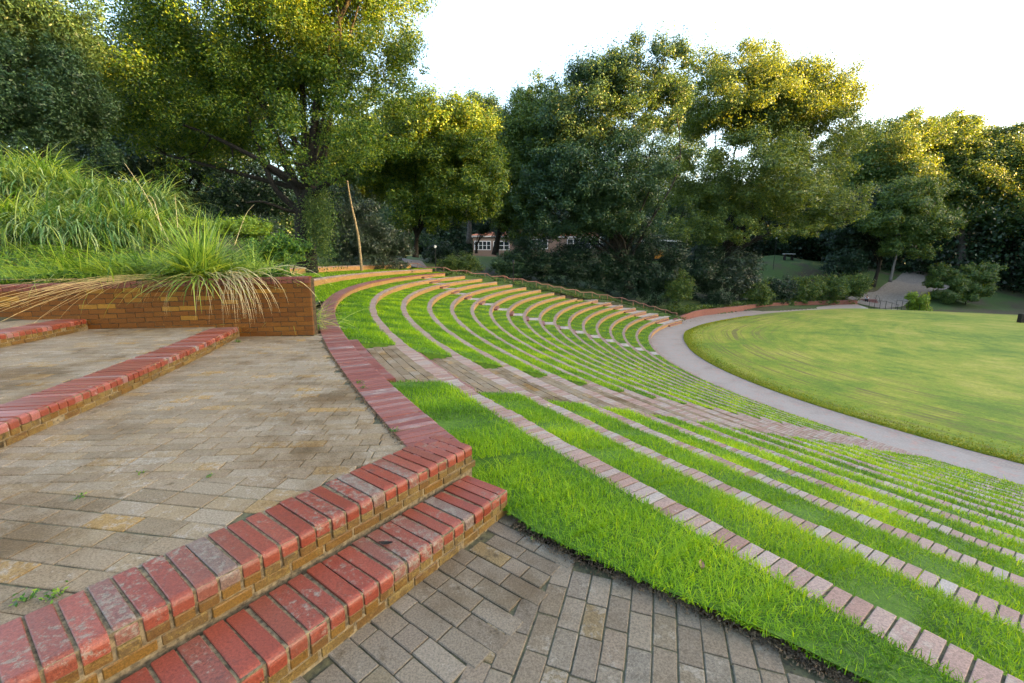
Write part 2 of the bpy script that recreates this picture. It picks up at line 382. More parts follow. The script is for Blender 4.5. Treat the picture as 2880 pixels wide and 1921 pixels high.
ends_far = -0.3
for k in range(18):
    a_near = A_NEAR if k > 0 else -147.42
    a_far = ROW_END[k]
    r, z = rk(k), zk(k)
    o = empty('seat_wall', (*pol(r, -150.0), z - DZ), label={0: 'widest curved red brick seat wall edging the upper paved platform, topmost below the camera',
        17: 'lowest curved brick seat wall running directly along the grey path'}.get(k, f'curved brick seat wall of the grass amphitheatre, {ORD[k]} counted down from the wide platform edge'), cat='seat wall', group='curved brick seat walls of the amphitheatre')
    L = o.location
    mb = MB()
    step = math.degrees(.1035/r)
    a = np.arange(a_far, a_near, step); p = pol(np.full(len(a), r), a)
    rad = np.column_stack([np.cos(np.radians(a)), np.sin(np.radians(a)), 0*a]); tan = np.column_stack([-rad[:, 1], rad[:, 0], 0*a])
    # slow waviness: courses laid in slightly settled lengths
    wob = .010*np.sin(a*3.1+k) + .006*np.sin(a*9.7+2*k) + rng.normal(0, .004, len(a))
    seg = (np.floor(a/1.9 + k*.37)).astype(int); off = (np.sin(seg*12.9898+k*7.1)*43758.5) % 1
    wob += (off-.5)*.035
    org = np.column_stack([p, np.full(len(a), z + .002)]) + rad*wob[:, None]*(0 if k == 0 else 1)
    prof_bricks(mb, org, tan, -rad, .0905, bull(COP[k], .1, .022 if k else .03, .012, 3), .0015, .006, rnd=rng.random(len(a)), tilt=.004)
    mb.to_local(L).build('coping', M_cop0 if k == 0 else M_cop, o)
    mb = MB(); ring_solid(mb, r + .004, r + COP[k]-.02, a_far-.02, a_near, z - DZ - .3, z - .012)
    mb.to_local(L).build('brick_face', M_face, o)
    mb = MB(); ring_sheet(mb, r + .006, r + COP[k]-.02, a_far, a_near, z - .007); mb.to_local(L).build('mortar_bed', M_joint, o)

# upper back walls on the far left
for (r, zb, zt, a0, a1, lab) in [(63.55, 0.0, .43, 164.0-360, -163.4, 'curved golden brick wall one grass step above the wide platform edge, behind the bed'),
                                 (67.35, .42, .93, 162.6-360, -170.0, 'topmost golden brick wall under the shrubs, short and ending left of the handrail')]:
    o = empty('back_wall', (*pol(r, -170.0), zb), label=lab, cat='brick wall'); L = o.location
    a = np.arange(a0, a1, math.degrees(.1035/r)); p = pol(np.full(len(a), r), a)
    rad = np.column_stack([np.cos(np.radians(a)), np.sin(np.radians(a)), 0*a]); tan = np.column_stack([-rad[:, 1], rad[:, 0], 0*a])
    mb = MB(); prof_bricks(mb, np.column_stack([p, np.full(len(a), zt)]), tan, -rad, .0955, bull(.32, .1, .022, .012, 3)); mb.to_local(L).build('coping', M_cop, o)
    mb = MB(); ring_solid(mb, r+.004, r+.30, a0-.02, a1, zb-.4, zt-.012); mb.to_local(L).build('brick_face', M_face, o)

# ------------------------------------------------------------------ aisle stairs (half-height blocks in front of every seat wall)
for nm, lab, rng_a in [('near', 'flight of half height brick blocks down the nearer paved aisle', lambda k: (AI0, AI1)),
                       ('far', 'flight of small brick blocks down the farther paved aisle', lambda k: (far_aisle(k)[0] + .5, far_aisle(k)[1] + .9))]:
    o = empty('aisle_stairs', (*pol(rk(0), rng_a(0)[0]), 0), label=lab, cat='stairs'); L = o.location
    for k in range(18):
        a0, a1 = rng_a(k); r = rk(k); z = zk(k) - DZ/2
        a = np.arange(a0, a1, math.degrees(.1035/r)); p = pol(np.full(len(a), r-.32), a)
        rad = np.column_stack([np.cos(np.radians(a)), np.sin(np.radians(a)), 0*a]); tan = np.column_stack([-rad[:, 1], rad[:, 0], 0*a])
        mb = MB(); prof_bricks(mb, np.column_stack([p, np.full(len(a), z)]), tan, -rad, .0955, bull(.31, .1, .02, 0, 3), tilt=.004)
        s = mb.to_local(L).build('step', M_cop0, o)
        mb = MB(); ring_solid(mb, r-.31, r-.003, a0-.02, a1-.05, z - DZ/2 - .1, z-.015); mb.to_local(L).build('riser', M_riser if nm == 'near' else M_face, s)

# ------------------------------------------------------------------ ground surfaces of the terraces
t_ = NT('terrace_turf'); n_ = t_.noise(14, 8, rough=.7); n2_ = t_.noise(1.1, 4)
c_g = t_.ramp(t_.math('ADD', t_.math('MULTIPLY', n_, .6), t_.math('MULTIPLY', n2_, .4)), [(.3, (.02, .05, .003)), (.5, (.05, .12, .004)), (.7, (.11, .20, .006))])
M_turf = t_.out(c_g, .9, n_, .8, .03)
def turf(t):
    def f(a, e):      # the turf has built up against the wall above it
        amp = np.interp(a, [-200, -176, -166, -156, -149, -110], [.02, .04, .16, .29, .27, .27])*(1 + .015*t)
        if t == 1: amp = np.where(a > -147.6, .05, amp*.8)
        return .012 + amp*np.clip(e, 0, 1)**.8*(.85 + .15*np.sin(a*7 + t))
    return f
def skirt(t, a):
    if a >= -147.6 and t == 1: return
    ri, ro = tread_inner(t), tread_outer(t); e = np.linspace(0, 1, 6); P = pol(ri + (ro-ri)*e, a); z = zk(t) + .004 + turf(t)(np.full(6, a), e)
    V = np.concatenate([np.column_stack([P, z]), np.column_stack([P, z*0 + zk(t) - .05])]); k = np.arange(5); mb.add(V, np.stack([k, k+1, k+7, k+6], -1))
mb = MB()
def tread_outer(t): return rk(t-1) + .01
def tread_inner(t): return rk(t) + COP[t] - .05
BND_A = np.array([-147.6, -147.35, -146.9, -146.32, -145.69, -145.21, -144.95, -144.2, -143.4]); BND_R = np.array([61.27, 61.25, 61.19, 61.07, 60.81, 60.62, 60.54, 60.35, 60.16])
for t in range(1, 18):
    z = zk(t) + .004; g0 = grass_end(t); f0, f1 = far_aisle(t)
    spans = [(g0, f0), (f1, AI0), (AI1, A_NEAR if t > 1 else -147.5)]
    for a0, a1 in spans: ring_sheet(mb, tread_inner(t), tread_outer(t), a0, a1, z, nr=5, zf=turf(t)); [skirt(t, q) for q in (a0, a1)]
    if t == 1:
        aa = np.linspace(-147.5, -143.4, 30); ring_sheet(mb, tread_inner(1), np.interp(aa, BND_A, BND_R), -147.5, -143.4, z, step=4.1/29.0001, nr=5, zf=turf(1))
for (ri, ro, z, a0, a1) in [(R0+.42, 63.56, .004, 163.2-360, -160.9), (63.8, 67.36, .424, 162.0-360, -172.0)]:
    ring_sheet(mb, ri, ro, a0, a1, z, nr=3)
tag(mb.build('terrace_lawn', M_turf), kind='structure')

# paved landings in both aisles and at the far ends of the lower rows
mb = MB()
for t in range(1, 18):
    z = zk(t) + .006; ri, ro = tread_inner(t), rk(t-1)-.30
    nrow = 5; w_ = (ro - ri)/nrow
    for j in range(nrow):
        a = np.arange(AI0 + (.12 if j % 2 else 0), AI1-.1, math.degrees(.305/ri)); rr = ri + (j+1)*w_
        p = pol(np.full(len(a), rr - w_/2), a + .14)
        rad = np.column_stack([np.cos(np.radians(a)), np.sin(np.radians(a)), 0*a]); tan = np.column_stack([-rad[:, 1], rad[:, 0], 0*a])
        prof_bricks(mb, np.column_stack([p - rad[:, :2]*w_/2*-1, np.full(len(a), z)]), tan, rad, .296, boxp(w_-.008, .05, .005), .002, .01, tilt=.01)
tag(mb.build('pavement', M_paver), kind='structure')
t_ = NT('pale_concrete_landing'); n_ = t_.noise(3, 7, rough=.7)
M_land = t_.out(t_.ramp(n_, [(.3, (.20, .17, .15)), (.6, (.40, .36, .33)), (.8, (.48, .45, .42))]), .85, n_, .2, .01)
mb = MB()
HR = 1.9
def strip_end(t): return max(ROW_END[min(t, 17)] - 2.0, 132.9-360)
for t in range(1, 18):
    f0, f1 = far_aisle(t); ring_sheet(mb, tread_inner(t), tread_outer(t), f0, f1, zk(t)+.002)
    ring_sheet(mb, tread_inner(t), tread_outer(t), AI0, AI1, zk(t)-.02)
    if t >= 10: ring_sheet(mb, tread_inner(t), tread_outer(t), strip_end(t), grass_end(t), zk(t)+.002)
tag(mb.build('pavement', M_land), kind='structure')

# side steps: brick blocks near the far ends of the lower rows
o = empty('side_stairs', (*pol(rk(9), 145-360), zk(10)), label='flight of brick steps beside the handrail at the far ends of the lower rows', cat='stairs'); L = o.location
for k in range(9, 18):
    a1 = grass_end(min(k+1, 17)) + .5 if k < 17 else 142.5-360
    a0 = ROW_END[k] + .8; r = rk(k); z = zk(k) - DZ/2
    a = np.arange(a0, a1, math.degrees(.1035/r)); p = pol(np.full(len(a), r-.32), a)
    rad = np.column_stack([np.cos(np.radians(a)), np.sin(np.radians(a)), 0*a]); tan = np.column_stack([-rad[:, 1], rad[:, 0], 0*a])
    mb = MB(); prof_bricks(mb, np.column_stack([p, np.full(len(a), z)]), tan, -rad, .0955, bull(.31, .1, .02, 0, 3)); s = mb.to_local(L).build('step', M_cop0, o)
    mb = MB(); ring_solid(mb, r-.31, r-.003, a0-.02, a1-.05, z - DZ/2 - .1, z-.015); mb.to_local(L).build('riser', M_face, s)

# ------------------------------------------------------------------ upper platform: steps, paving, retaining wall
HC = R(-125.5); dC = np.array([math.cos(HC), math.sin(HC)]); nC = np.array([math.cos(HC+R(90)), math.sin(HC+R(90))])   # nC points out to the drop
if nC[0] < 0: nC = -nC
cornerC = np.array([-.335, 3.54]); cornerD = np.array([-.02, 3.17])
def step_thing(name, label, poly, out_side, ztop, depth, zbase, mat, wdt=.1035, cap_start=True, riser=True):
    poly = smooth_line(poly, 60) if len(poly) > 2 else np.asarray(poly, float)
    o = empty(name, (*poly[len(poly)//2], zbase), label=label, cat='step'); L = o.location
    P, T, s = line_pts(poly, wdt); n2 = np.column_stack([T[:, 1], -T[:, 0]])*out_side
    T3 = np.column_stack([T, 0*s]); N3 = np.column_stack([n2, 0*s])
    mb = MB(); wd = wdt - .0165 + rng.normal(0, .0025, len(s))
    org = np.column_stack([P, np.full(len(s), ztop)]) + N3*rng.normal(0, .003, len(s))[:, None]
    prof_bricks(mb, org, T3, N3, wd, bull(depth, .082, .042, .0, 6), .0015, .012, tilt=.003)
    mb.to_local(L).build('nosing', mat, o)
    H = ztop - zbase
    # mortar core just behind the brick faces
    def off(d): 
        Q, TT, ss = line_pts(poly, .15); nn = np.column_stack([TT[:, 1], -TT[:, 0]])*out_side
        Q = np.concatenate([[poly[0] + nn[0]*d*0], Q, [poly[-1]]]); nn = np.concatenate([nn[:1], nn, nn[-1:]])
        return Q + nn*d
    q1, q2 = off(-.012), off(-depth+.01)
    mb = MB(); n = len(q1)
    V = np.concatenate([np.column_stack([q1, np.full(n, zbase-.1)]), np.column_stack([q1, np.full(n, ztop-.012)]), np.column_stack([q2, np.full(n, ztop-.012)])])
    k = np.arange(n-1); mb.add(V, np.concatenate([np.stack([k, k+1, n+k+1, n+k], -1), np.stack([n+k, n+k+1, 2*n+k+1, 2*n+k], -1)]))
    mb.add(np.array([V[0], V[n], V[2*n], [*q2[0], zbase-.1], V[n-1], V[2*n-1], V[3*n-1], [*q2[-1], zbase-.1]]), [[0, 1, 2, 3], [7, 6, 5, 4]])
    mb.to_local(L).build('mortar_core', M_mortar, o)
    mb = MB()
    hh = (H - .082 - .012)/2
    for ci, (zt, ww) in enumerate([(ztop - .088, wdt), (ztop - .088 - hh - .006, wdt*2)]):
        P, T, s = line_pts(poly, ww, start=-(.05 if ci else 0)); n2 = np.column_stack([T[:, 1], -T[:, 0]])*out_side
        org = np.column_stack([P, np.full(len(s), zt)]) + np.column_stack([n2, 0*s])*rng.normal(-.004, .003, len(s))[:, None]
        prof_bricks(mb, org, np.column_stack([T, 0*s]), np.column_stack([n2, 0*s]), ww - .014 + rng.normal(0, .004, len(s)), boxp(.09, hh-.004, .006), .002, .02)
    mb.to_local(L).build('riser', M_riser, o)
    return o
lenC = 7.0
stC = step_thing('brick_step', 'nearest long red bullnose brick step edging the upper platform, marked with grey lichen', [cornerC, cornerC + dC*lenC], 1 if np.dot(np.array([dC[1], -dC[0]]), nC) > 0 else -1, .004, .44, -.204, M_step)
stD = step_thing('brick_step', 'lowest red bullnose brick step, just below the nearest platform edge', [cornerD, cornerD + dC*lenC], 1 if np.dot(np.array([dC[1], -dC[0]]), nC) > 0 else -1, -.200, .42, -.408, M_step)
Bnose = [(-3.75, -1.2), (-3.9, .4), (-4.10, 2.0), (-4.28, 3.35), (-4.42, 4.1), (-4.56, 4.85), (-4.78, 5.75), (-5.06, 6.95), (-5.62, 8.85)]
Bn = [(x - .0, y) for x, y in Bnose]
stB = step_thing('brick_step', 'pink red brick step curving from the left picture edge to the retaining wall', Bn, 1, .208, .46, 0, M_stepb)
Anose = [(-7.1, -.6), (-7.3, 2.5), (-7.65, 4.6), (-7.86, 6.3), (-7.98, 7.2), (-8.24, 8.35)]
stA = step_thing('brick_step', 'upper brick step at the left picture edge, under the dry stalks', Anose, 1, .412, .46, .204, M_stepb)
# end face of steps C and D towards the grass, plus the mitred corner piece
mb = MB()
def corner_block(mb, c, d, n, zt, zb, depth):
    # solid block under the corner so the ends read as brick
    e = np.array([-d[0], -d[1]])
    for j, (z0, z1) in enumerate([(zt-.095, zt-.145), (zt-.151, zb)]):
        for i in range(4):
            c0 = c - n*(.012 + i*.105) + e*.004
            prof_bricks(mb, [[*(c0 - n*.045), z0]], np.array([n[0], n[1], 0]), np.array([e[0], e[1], 0]), .092, boxp(.05, z0-z1-.004), .001, .01)
corner_block(mb, cornerC, dC, nC, .0, -.204, .44); 
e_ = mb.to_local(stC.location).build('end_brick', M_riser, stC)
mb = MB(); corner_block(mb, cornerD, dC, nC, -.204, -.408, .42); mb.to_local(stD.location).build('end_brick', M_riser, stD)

# paving fields
def pavers(mb, poly, z, ang, bw, bh, gap=.008, jit=.004, cut=None, curve=0.0, th=.05):
    poly = np.asarray(poly, float); c = poly.mean(0); ca, sa = math.cos(ang), math.sin(ang)
    loc = (poly - c) @ np.array([[ca, -sa], [sa, ca]])
    (x0, y0), (x1, y1) = loc.min(0), loc.max(0)
    O = []; W = []
    for j, y in enumerate(np.arange(y0, y1+bh, bh)):
        x = x0 - rng.random()*bw
        while x < x1 + bw:
            wv = bw*(1 + rng.normal(0, .02)) if rng.random() > .1 else bw*.55
            O.append((x + wv/2, y)); W.append(wv - gap*(1+.3*rng.random())); x += wv
    O = np.array(O); W = np.array(W)
    O[:, 1] += curve*(O[:, 0])**2 + .012*np.sin(O[:, 0]*1.7 + O[:, 1]*.6)
    slope = 2*curve*O[:, 0] + .012*1.7*np.cos(O[:, 0]*1.7 + O[:, 1]*.6)
    G = O @ np.array([[ca, sa], [-sa, ca]]) + c
    keep = inpoly(G, poly)
    if cut is not None: keep &= ~cut(G)
    G, W, slope = G[keep], W[keep], slope[keep]
    an = ang + np.arctan(slope); T = np.column_stack([np.cos(an), np.sin(an), 0*an]); N = np.column_stack([-np.sin(an), np.cos(an), 0*an])
    org = np.column_stack([G, np.full(len(G), z)]) + N*(bh-gap)/2
    prof_bricks(mb, org, T, N, W, boxp(bh-gap, th, .005), .0012, jit*2.0, tilt=.004)
backC = lambda off=0: (cornerC - nC*(.44+off), cornerC - nC*(.44+off) + dC*lenC)
b0, b1 = backC(-.07)
rc = [tuple(pol(61.68, a)) for a in np.linspace(-147.9, -160.5, 14)]
upper = [tuple(b1), tuple(b0)] + rc + [(-4.0, 9.1), (-5.7, 9.1)] + [(x-.2, y) for x, y in Bnose[::-1]] + [(-4.6, -3.5)]
mb = MB()
hor = [p for p in upper]
near = [p for p in upper]
pavers(mb, upper, -.006, R(2), .305, .128, cut=lambda G: G[:, 1] < 2.89 + .10*(G[:, 0]+2.5), curve=.010)
pavers(mb, upper, -.010, R(-9), .305, .150, cut=lambda G: G[:, 1] >= 3.03 + .10*(G[:, 0]+2.5), curve=.004)
# landing between the two left steps, and the one above
mid = [(x-.42, y) for x, y in Bnose] + [(-6.0, 9.0), (-8.3, 8.6)] + [(x-.2, y) for x, y in Anose[::-1]] + [(-7.3, -1), (-4.3, -1)]
pavers(mb, mid, .200, R(3), .305, .128, curve=.006)
top = [(x-.42, y) for x, y in Anose] + [(-8.7, 8.35), (-15, 7.3), (-15, -1), (-7.9, -1)]
pavers(mb, top, .404, R(3), .305, .128)
tag(mb.build('pavement', M_paver), kind='structure')
lowp = [tuple(cornerD + np.array([-.06, .03])), (.02, 3.04), (.39, 2.69), (.97, 2.29), (1.42, 1.97), (1.62, 1.78), (2.3, 1.25), (2.8, .75), (5.1, -2.1), (4, -6), (-5, -6), tuple(cornerD + dC*5.5)]
sA, sB = cornerD, cornerD + dC*6
mb = MB()
dist_D = lambda G: (G - cornerD) @ nC
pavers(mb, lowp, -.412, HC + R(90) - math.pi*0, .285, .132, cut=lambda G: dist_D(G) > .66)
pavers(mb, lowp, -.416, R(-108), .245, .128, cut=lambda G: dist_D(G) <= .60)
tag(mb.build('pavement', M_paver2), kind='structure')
# bedding sheets below the pavers
mb = MB()
for poly, z in ((upper, -.018), (mid, .188), (top, .392), (lowp, -.424)): prism(mb, poly, z-.25, z)
ps = pol(np.full(12, 61.9), np.linspace(-155.0, -161.5, 12)); 
prism(mb, [(-4.6, 9.05), (-4.1, 8.8)] + [tuple(p) for p in ps] + [(-8.6, 15.5), (-5.5, 12)], -.3, -.010)
tag(mb.build('paving_bed', M_joint), kind='structure')

# retaining wall of large bricks, right end squared off
wall = np.array([(-15.0, 7.35), (-11.0, 7.95), (-8.2, 8.42), (-5.7, 8.85), (-4.154, 8.945)])
def wtop(x): return np.interp(x, [-15, -9.6, -4.15], [1.0, 1.07, 1.235])
o = empty('retaining_wall', (-6, 8.85, 0), label='brown brick retaining wall holding back the planted bank, with rounded cap bricks', cat='retaining wall'); L = o.location
mb = MB(); wp = smooth_line(wall, 50)
ncs = 11; 
wr = wp[::-1]
for j in range(ncs):
    ww = .318; P, T, s = line_pts(wr, ww, start=(j % 2)*ww/2); T = -T; n2 = np.column_stack([T[:, 1], -T[:, 0]])
    zt = (wtop(P[:, 0]) - .135) - j*.0985
    prof_bricks(mb, np.column_stack([P, zt]), np.column_stack([T, 0*s]), np.column_stack([n2, 0*s]), ww-.013, boxp(.1, .086, .004), .001, .003)
    if j % 2: prof_bricks(mb, [[*(wr[0] - T[0]*ww/4), float(zt[0])]], np.array([*T[0], 0]), np.array([*n2[0], 0]), ww/2-.01, boxp(.1, .0885, .004), .001, .003)
mb.to_local(L).build('brick_face', M_wall, o)
mb = MB()
P, T, s = line_pts(wp, .1075); n2 = np.column_stack([T[:, 1], -T[:, 0]])
prof_bricks(mb, np.column_stack([P, wtop(P[:, 0])]) + np.column_stack([n2*.012, 0*s]), np.column_stack([T, 0*s]), np.column_stack([n2, 0*s]), .097, bull(.2, .066, .033, 0, 6), .001, .004)
prof_bricks(mb, np.column_stack([P, wtop(P[:, 0])-.071]), np.column_stack([T, 0*s]), np.column_stack([n2, 0*s]), .096, boxp(.12, .058, .004), .001, .004)
mb.to_local(L).build('cap', M_wcap, o); M_wm = mat_simple('dark_wall_mortar', (.02, .014, .006), (.09, .06, .025), 20)
mb = MB(); wi = wp + np.array([0, .012])
n = len(wi); V = np.concatenate([np.column_stack([wi, np.full(n, -.3)]), np.column_stack([wi, wtop(wi[:, 0])-.02]), np.column_stack([wi + np.array([.0, .25]), wtop(wi[:, 0])-.02])])
k = np.arange(n-1); mb.add(V, np.concatenate([np.stack([k, k+1, n+k+1, n+k], -1), np.stack([n+k, n+k+1, 2*n+k+1, 2*n+k], -1)]))
mb.add([(-4.17, 8.96, -.3), (-4.17, 9.2, -.3), (-4.17, 9.2, 1.2), (-4.17, 8.96, 1.2)], [[0, 1, 2, 3]])
mb.to_local(L).build('mortar_core', M_wm, o)
#@@GROUND
ZP = -18*DZ + .0            # path level, -7.34
def pd(px, py, z=ZP):       # ground point at height z seen at px,py
    x, y, zz = at(px, py, 1.0); k = (z - HCAM)/(zz - HCAM); return np.array([x*k, k])
# curved red wall beyond the last row, traced on the path level
wall_px = [(1904, 905), (1975, 888), (2054, 879), (2143, 868), (2269, 860.6), (2350, 857), (2411, 855.5)]
WL = np.array([pd(*p) for p in wall_px])
WLs = smooth_line(WL, 80)
lawn_a = [-255, -249, -241.7, -233.5, -225.3, -218.7, -213, -206.8, -197, -180, -110]
# lawn outline (polar about the centre): near side circle, far side traced, crest at the back
LA = np.array([-380, -350, -325, -310, -298, -292, -288.5, -284, -278.3, -267.3, -252.7, -241.7, -233.5, -225.3, -218.7, -213, -206.8, -197, -180, -160, -110, -60, -20])
LR = np.array([60, 58, 56, 52, 50.5, 50.5, 50.3, 49.0, 46.1, 41.7, 37.4, 35.6, 34.9, 34.6, 34.4, 34.4, 34.06, 33.7, 33.6, 33.5, 33.3, 36, 60.])
# path: sheet under everything at path level, from the last seat wall to the lawn, widening into the far plaza
t_ = NT('worn_path_brick'); uv = t_.n('ShaderNodeUVMap').outputs[0]
b_ = t_.n('ShaderNodeTexBrick', {'Vector': uv, 'Scale': 1.0, 'Mortar Size': .012, 'Brick Width': .3, 'Row Height': .11, 'Color1': (.29, .24, .21, 1), 'Color2': (.23, .185, .16, 1), 'Mortar': (.16, .14, .13, 1)})
n1 = t_.noise(.55, 6, rough=.65); n2 = t_.noise(2.4, 6, rough=.7); sp = t_.n('ShaderNodeSeparateXYZ', {'Vector': uv}).outputs[1]
rel = t_.math('SUBTRACT', sp, 35.6); rel = t_.math('ABSOLUTE', rel)
worn = t_.math('ADD', t_.math('MULTIPLY', n1, .9), t_.math('MULTIPLY', rel, -.16))
c = t_.mix(t_.math('MULTIPLY', t_.band(worn, .05, .45), .75), b_.outputs[0], (.31, .275, .25))
c = t_.mix(t_.math('MULTIPLY', t_.band(n2, .52, .66), .6), c, (.36, .20, .165))
c = t_.mix(.35, c, t_.ramp(t_.noise(12, 5), [(.3, (.45, .44, .44)), (.65, (1.1, 1.08, 1.05))]), 'MULTIPLY')
M_path = t_.out(c, .85, n2, .2, .01)
mb = MB()
aa = np.linspace(134.4-360, -60, 240)
ring_sheet(mb, 31.0, rk(17)+.2, 134.0-360, -60, ZP, step=.6, nr=6)
# far stretch of the path, strip between the lawn edge and the curved wall, then the plaza by the bridge
inner = np.array([pol(np.interp(a, LA, LR)-2.0, a) for a in np.linspace(134.0-360, 69-360, 60)])
outer = smooth_line(np.concatenate([[pol(37.7, 134.0-360)], WL + np.array([-.02, .05])]), 60)
V = np.concatenate([np.column_stack([inner, np.full(60, ZP)]), np.column_stack([(inner+outer)/2, np.full(60, ZP)]), np.column_stack([outer, np.full(60, ZP)])])
UV = np.concatenate([np.column_stack([np.arange(60)*.8, np.full(60, 33.)]), np.column_stack([np.arange(60)*.8, np.full(60, 35.6)]), np.column_stack([np.arange(60)*.8, np.full(60, 37.6)])])
mb.add(V, np.concatenate([grid_faces(3, 60)[:, ::1]]), .5, UV)
tag(mb.build('path', M_path), kind='structure')

# ---- lawn
t_ = NT('mown_lawn'); uv = t_.n('ShaderNodeUVMap').outputs[0]
mp = t_.n('ShaderNodeMapping', {'Vector': uv, 'Scale': (.3, .9, 1)}).outputs[0]
rings = t_.noise(1.0, 5, vec=mp, rough=.6)
mp2 = t_.n('ShaderNodeMapping', {'Vector': uv, 'Scale': (.05, 2.4, 1)}).outputs[0]
rings2 = t_.noise(1.0, 5, vec=mp2, rough=.7)
big = t_.noise(.13, 4); fine = t_.noise(5, 9, rough=.85); patch = t_.noise(.5, 6, rough=.7)
m = t_.math('ADD', t_.math('MULTIPLY', rings, .24), t_.math('ADD', t_.math('MULTIPLY', big, .40), t_.math('MULTIPLY', patch, .36)))
c = t_.ramp(m, [(.40, (.10, .165, .006)), (.47, (.165, .225, .010)), (.53, (.245, .265, .02)), (.60, (.33, .305, .05))])
c = t_.mix(.8, c, t_.ramp(fine, [(.35, (.45, .5, .4)), (.6, (1.12, 1.1, 1.0))]), 'MULTIPLY')
edg = t_.n('ShaderNodeSeparateXYZ', {'Vector': uv}).outputs[1]
near_rim = t_.math('SUBTRACT', 1.0, t_.band(edg, 5.0, 13.0))
c = t_.mix(t_.math('MULTIPLY', t_.math('MULTIPLY', t_.band(rings2, .50, .58), t_.math('ADD', t_.math('MULTIPLY', near_rim, .75), .12)), t_.band(patch, .35, .6)), c, (.11, .085, .03))
M_lawn = t_.out(c, .9, t_.math('ADD', fine, rings2), .7, .05)
mb = MB(); na, nr_ = 361, 70
A = np.linspace(-375, -15, na); RR = np.interp(A, LA, LR)
q = np.linspace(0, 1, nr_)**.7
r2 = RR[:, None]*q[None]; aR = A[:, None] + 0*r2
edge = RR[:, None] - r2
zz = ZP + .03 + .62*(1 - np.exp(-edge/3.5)) + .25*np.sin(r2*.23 + 1)*np.exp(-r2/60)*0 
zz -= .35*np.exp(-((edge-.0)/.5)**2)*0
P = np.stack([CX + r2*np.cos(np.radians(aR)), CY + r2*np.sin(np.radians(aR)), zz], -1)
UV = np.stack([np.radians(aR)*20, edge], -1)
mb.add(P.reshape(-1, 3), grid_faces(na, nr_), .5, UV.reshape(-1, 2))
# skirt down to the path
rim = P[:, -1]; k = np.arange(na-1); low = rim.copy(); low[:, 2] = ZP - .8
low[:, :2] += (low[:, :2] - np.array([CX, CY]))*.004
mb.add(np.concatenate([rim, low]), np.stack([k, k+1, na+k+1, na+k], -1), .5, np.concatenate([np.stack([np.radians(A)*20, 0*A], -1)]*2))
tag(mb.build('lawn', M_lawn, smooth=True), kind='structure')

# ---- curved wall along the far path
o = empty('curved_wall', (*WL[2], ZP), label='low curved red brick wall along the far side of the grey path, ivy hanging over it', cat='brick wall'); L = o.location
mb = MB(); wl = smooth_line(np.concatenate([[pd(1898, 909)], WL]), 90); T = np.gradient(wl, axis=0); T /= np.linalg.norm(T, axis=1)[:, None]; nrm = np.column_stack([-T[:, 1], T[:, 0]])
s = np.concatenate([[0], np.cumsum(np.hypot(*np.diff(wl, axis=0).T))]); ht = np.interp(s, [0, 3, 8, 60, 200], [.42, .6, .98, .85, .85])
n = len(wl)
V = np.concatenate([np.column_stack([wl, np.full(n, ZP-.2)]), np.column_stack([wl, ZP+ht]), np.column_stack([wl+nrm*.35, ZP+ht]), np.column_stack([wl+nrm*.35, np.full(n, ZP-.2)])])
UV = np.concatenate([np.column_stack([s, np.full(n, -.2)]), np.column_stack([s, ht]), np.column_stack([s, ht+.35]), np.column_stack([s, ht*2+.35])])
k = np.arange(n-1); mb.add(V, np.concatenate([np.stack([b*n+k, b*n+k+1, (b+1)*n+k+1, (b+1)*n+k], -1) for b in range(3)] + [np.array([[0, n, 2*n, 3*n], [n-1, 4*n-1, 3*n-1, 2*n-1]])]), .5, UV)
mb.to_local(L).build('brick_face', M_redface, o)
P_, T_, s_ = line_pts(wl, .21); hh = np.interp(s_, s, ht)
mb = MB(); prof_bricks(mb, np.column_stack([P_, ZP + hh + .07]) + np.column_stack([T_[:, 1]*.02, -T_[:, 0]*.02, 0*s_]), np.column_stack([T_, 0*s_]), np.column_stack([T_[:, 1], -T_[:, 0], 0*s_]), .2, boxp(.4, .075, .01))
mb.to_local(L).build('cap', M_cop0, o)

# ---- surrounding ground: one sheet through control points, out to the horizon
cp = []
def C(*p): cp.append(p)
def CP(px, py, Y, dz=0): x, y, z = at(px, py, Y); cp.append((x, y, z+dz))
for a, z, r in [(-195, -.1, 62.5), (-190, .38, 65), (-185, .4, 66), (-180, .55, 67.9), (-190, .75, 68.5), (-172, .6, 66), (-197.5, .85, 69)]: C(*pol(r, a), z)
for k in range(0, 18, 1):
    a = ROW_END[k] - (2.0 if k < 9 else 2.6); C(*pol(rk(k)+.0, a), zk(k) - .12)
for k in range(0, 18, 2):
    x, y = pol(rk(k), ROW_END[k]); C(x + .5 + 2.0, y + 5 + .1*k, zk(k)*1.0 - .5)
C(-20, 61, .9); C(-25, 45, 1.2); C(-17, 36, .95); C(-14.5, 28, .9); C(-12.8, 22, .8); C(-11, 17, 1.0); C(-30, 30, 2.0); C(-45, 50, 2.0); C(-60, 20, 3); C(-30, 5, 2.5); C(-20, -20, 1)
CP(1200, 757, 66); CP(1170, 735, 72); CP(1330, 735, 92); CP(1380, 722, 100); CP(1110, 725, 110); CP(1560, 722, 145); CP(1700, 722, 145); CP(1500, 745, 100); CP(900, 722, 90); CP(500, 715, 100); C(-120, 120, 4); C(-100, 40, 4)
C(14, 74, -3.2); C(22, 78, -5.5); C(32, 82, -5.9); C(42, 88, -5.9); C(56, 96, -6.0); C(70, 101, -6.2)
CP(1850, 722, 140); CP(2050, 735, 130); CP(2180, 718, 125); CP(2260, 740, 112); CP(2320, 770, 106)
CP(2300, 730, 160); CP(2430, 738, 170)
CP(2440, 845, 97); CP(2500, 850, 96); CP(2520, 828, 100); CP(2460, 815, 104); CP(2500, 800, 108); CP(2560, 800, 112); CP(2570, 772, 122); CP(2640, 830, 100); CP(2600, 800, 108); CP(2640, 795, 115)
